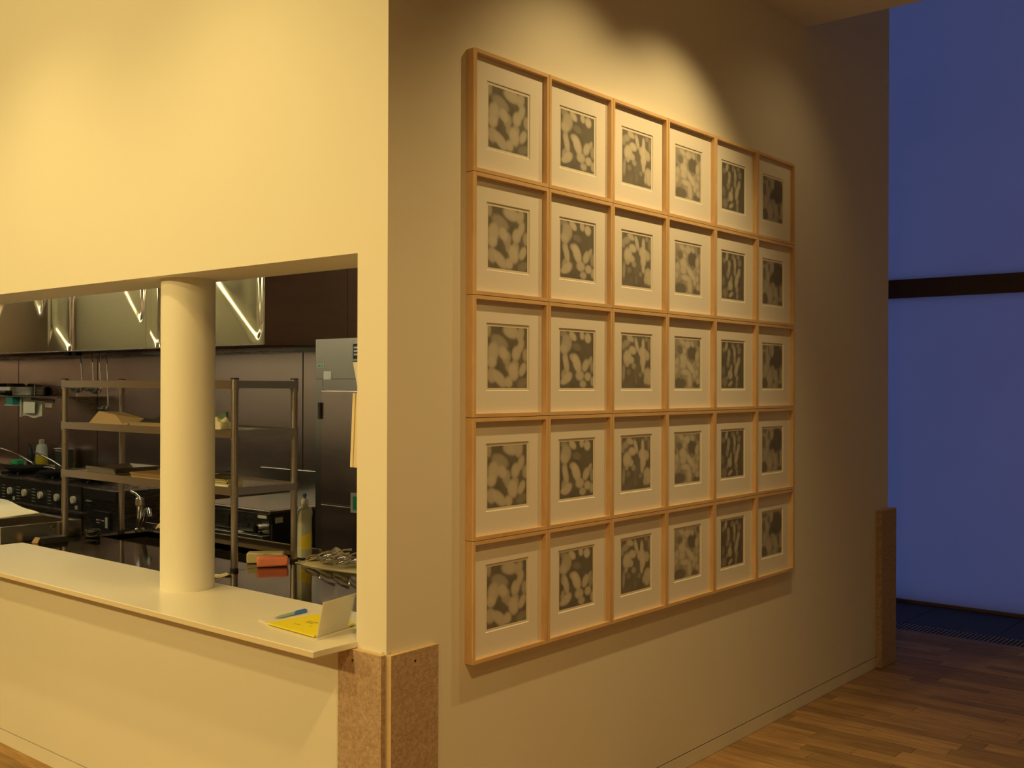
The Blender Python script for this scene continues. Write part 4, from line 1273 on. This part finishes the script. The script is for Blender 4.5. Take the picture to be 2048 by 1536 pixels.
m.extrude([(-0.5025, 0.335, 1.60), (-0.5045, 0.335, 1.60), (-0.534, 0.335, 1.708), (-0.5025, 0.335, 1.708)], (0, 0.15, 0))
tag(m.build('paper_pad', M['mat'], None), 'wad of pale printed sheets hanging above the chopping boards', 'paper')

# ================================================================== kitchen fluorescent lamps
for k, (xa, xb, lab) in enumerate(((-9.6, -6.05, 'far kitchen ceiling lamp with a bare tube'), (-5.98, -2.4, 'near kitchen ceiling lamp with a bare tube'))):
    t = thing('ceiling_lamp', ((xa + xb) / 2, 0.95, 2.90), lab, 'lamp', 'tube lamps on the kitchen ceiling')
    for xx in (xa + 0.3, xb - 0.3):
        MB().tube([(xx, 0.95, 2.7295), (xx, 0.95, 2.8995)], 0.008, 8).build('stem', M['white'], t, True)
    MB().box(xa, xb, 0.90, 1.00, 2.695, 2.7295).build('housing', M['white'], t)
    MB().tube([(xa + 0.03, 0.95, 2.665), (xb - 0.03, 0.95, 2.665)], 0.019, 12).build('tube', M['tube'], t, True)
    for xx in (xa + 0.02, xb - 0.02):
        MB().box(xx - 0.012, xx + 0.012, 0.93, 0.97, 2.645, 2.6948).build('end_cap', M['white'], t)

# ================================================================== things on the counter
CT = 0.8375
t = thing('memo_sheets', (-0.47, 0.06, CT), 'white sheets under the pen on the counter', 'paper')
MB().prism([(-0.60, -0.020), (-0.52, -0.040), (-0.46, 0.19), (-0.585, 0.215)], CT, CT + 0.003).build('sheets', M['white'], t)
t = thing('leaflet_stack', (-0.38, 0.04, CT), 'stack of yellow leaflets on the counter beside the sign holder', 'leaflet')
lp = [(-0.515, -0.046), (-0.262, -0.062), (-0.292, 0.135), (-0.500, 0.150)]
MB().prism(lp, CT + 0.0033, CT + 0.0085).build('leaflets', M['yellow'], t)
for (a, b, c, d) in ((-0.435, -0.385, 0.052, 0.060), (-0.430, -0.392, 0.038, 0.045), (-0.44, -0.41, 0.000, 0.005), (-0.375, -0.362, 0.010, 0.014), (-0.35, -0.30, 0.090, 0.094), (-0.35, -0.30, 0.075, 0.079)):
    MB().box(a, b, c, d, CT + 0.0085, CT + 0.0088).build('print_line', M['ink'], t)
# ball pen
t = thing('ball_pen', (-0.56, 0.08, CT + 0.004), 'blue and clear ball pen lying on the white sheets', 'pen')
pa, pb = Vector((-0.553, 0.010, CT + 0.0092)), Vector((-0.567, 0.158, CT + 0.0092))
dv = pb - pa
MB().tube([pa, pa + dv * 0.10, pa + dv * 0.22, pa + dv * 0.58], [0.0012, 0.0040, 0.0052, 0.0056], 14).build('barrel', M['penclear'], t, True)
MB().tube([pa + dv * 0.581, pa + dv * 0.62, pa + dv * 0.96, pb], [0.0056, 0.0060, 0.0058, 0.0035], 14).build('grip', M['penblue'], t, True)
MB().obox(pa + dv * 0.80 + Vector((0.0, 0, 0.0072)), dv * 0.15, Vector((0.0016, 0, 0)), Vector((0, 0, 0.0007))).build('clip', M['penblue'], t)
# acrylic sign holder
t = thing('sign_holder', (-0.22, 0.02, CT), 'leaning acrylic sign holder seen from behind at the counter end', 'sign holder')
m = MB()
A = Vector((-0.243, -0.068, CT + 0.0004))
Bq = Vector((-0.277, 0.093, CT + 0.0004))
n = Vector((0.978, 0.207, 0)).normalized()
lean = Vector((0.027, 0.006, 0.118))
th = 0.003
m.extrude([A + Vector((0, 0, 0.0005)), Bq + Vector((0, 0, 0.0005)), Bq + lean, A + lean], n * th)
m.build('leaning_sheet', M['acrylic'], t)
m = MB()
m.extrude([A - n * 0.0012 + Vector((0.0, 0.002, 0.006)), Bq - n * 0.0012 + Vector((0, -0.002, 0.006)), Bq - n * 0.0012 + lean * 0.99, A - n * 0.0012 + lean * 0.99], -n * 0.0006)
m.build('card', M['card'], t)
m = MB()
m.extrude([A + n * 0.006, Bq + n * 0.006, Vector((-0.225, 0.098, CT + 0.0004)), Vector((-0.229, -0.078, CT + 0.0004))], (0, 0, 0.003))
m.build('foot_sheet', M['acrylic'], t)
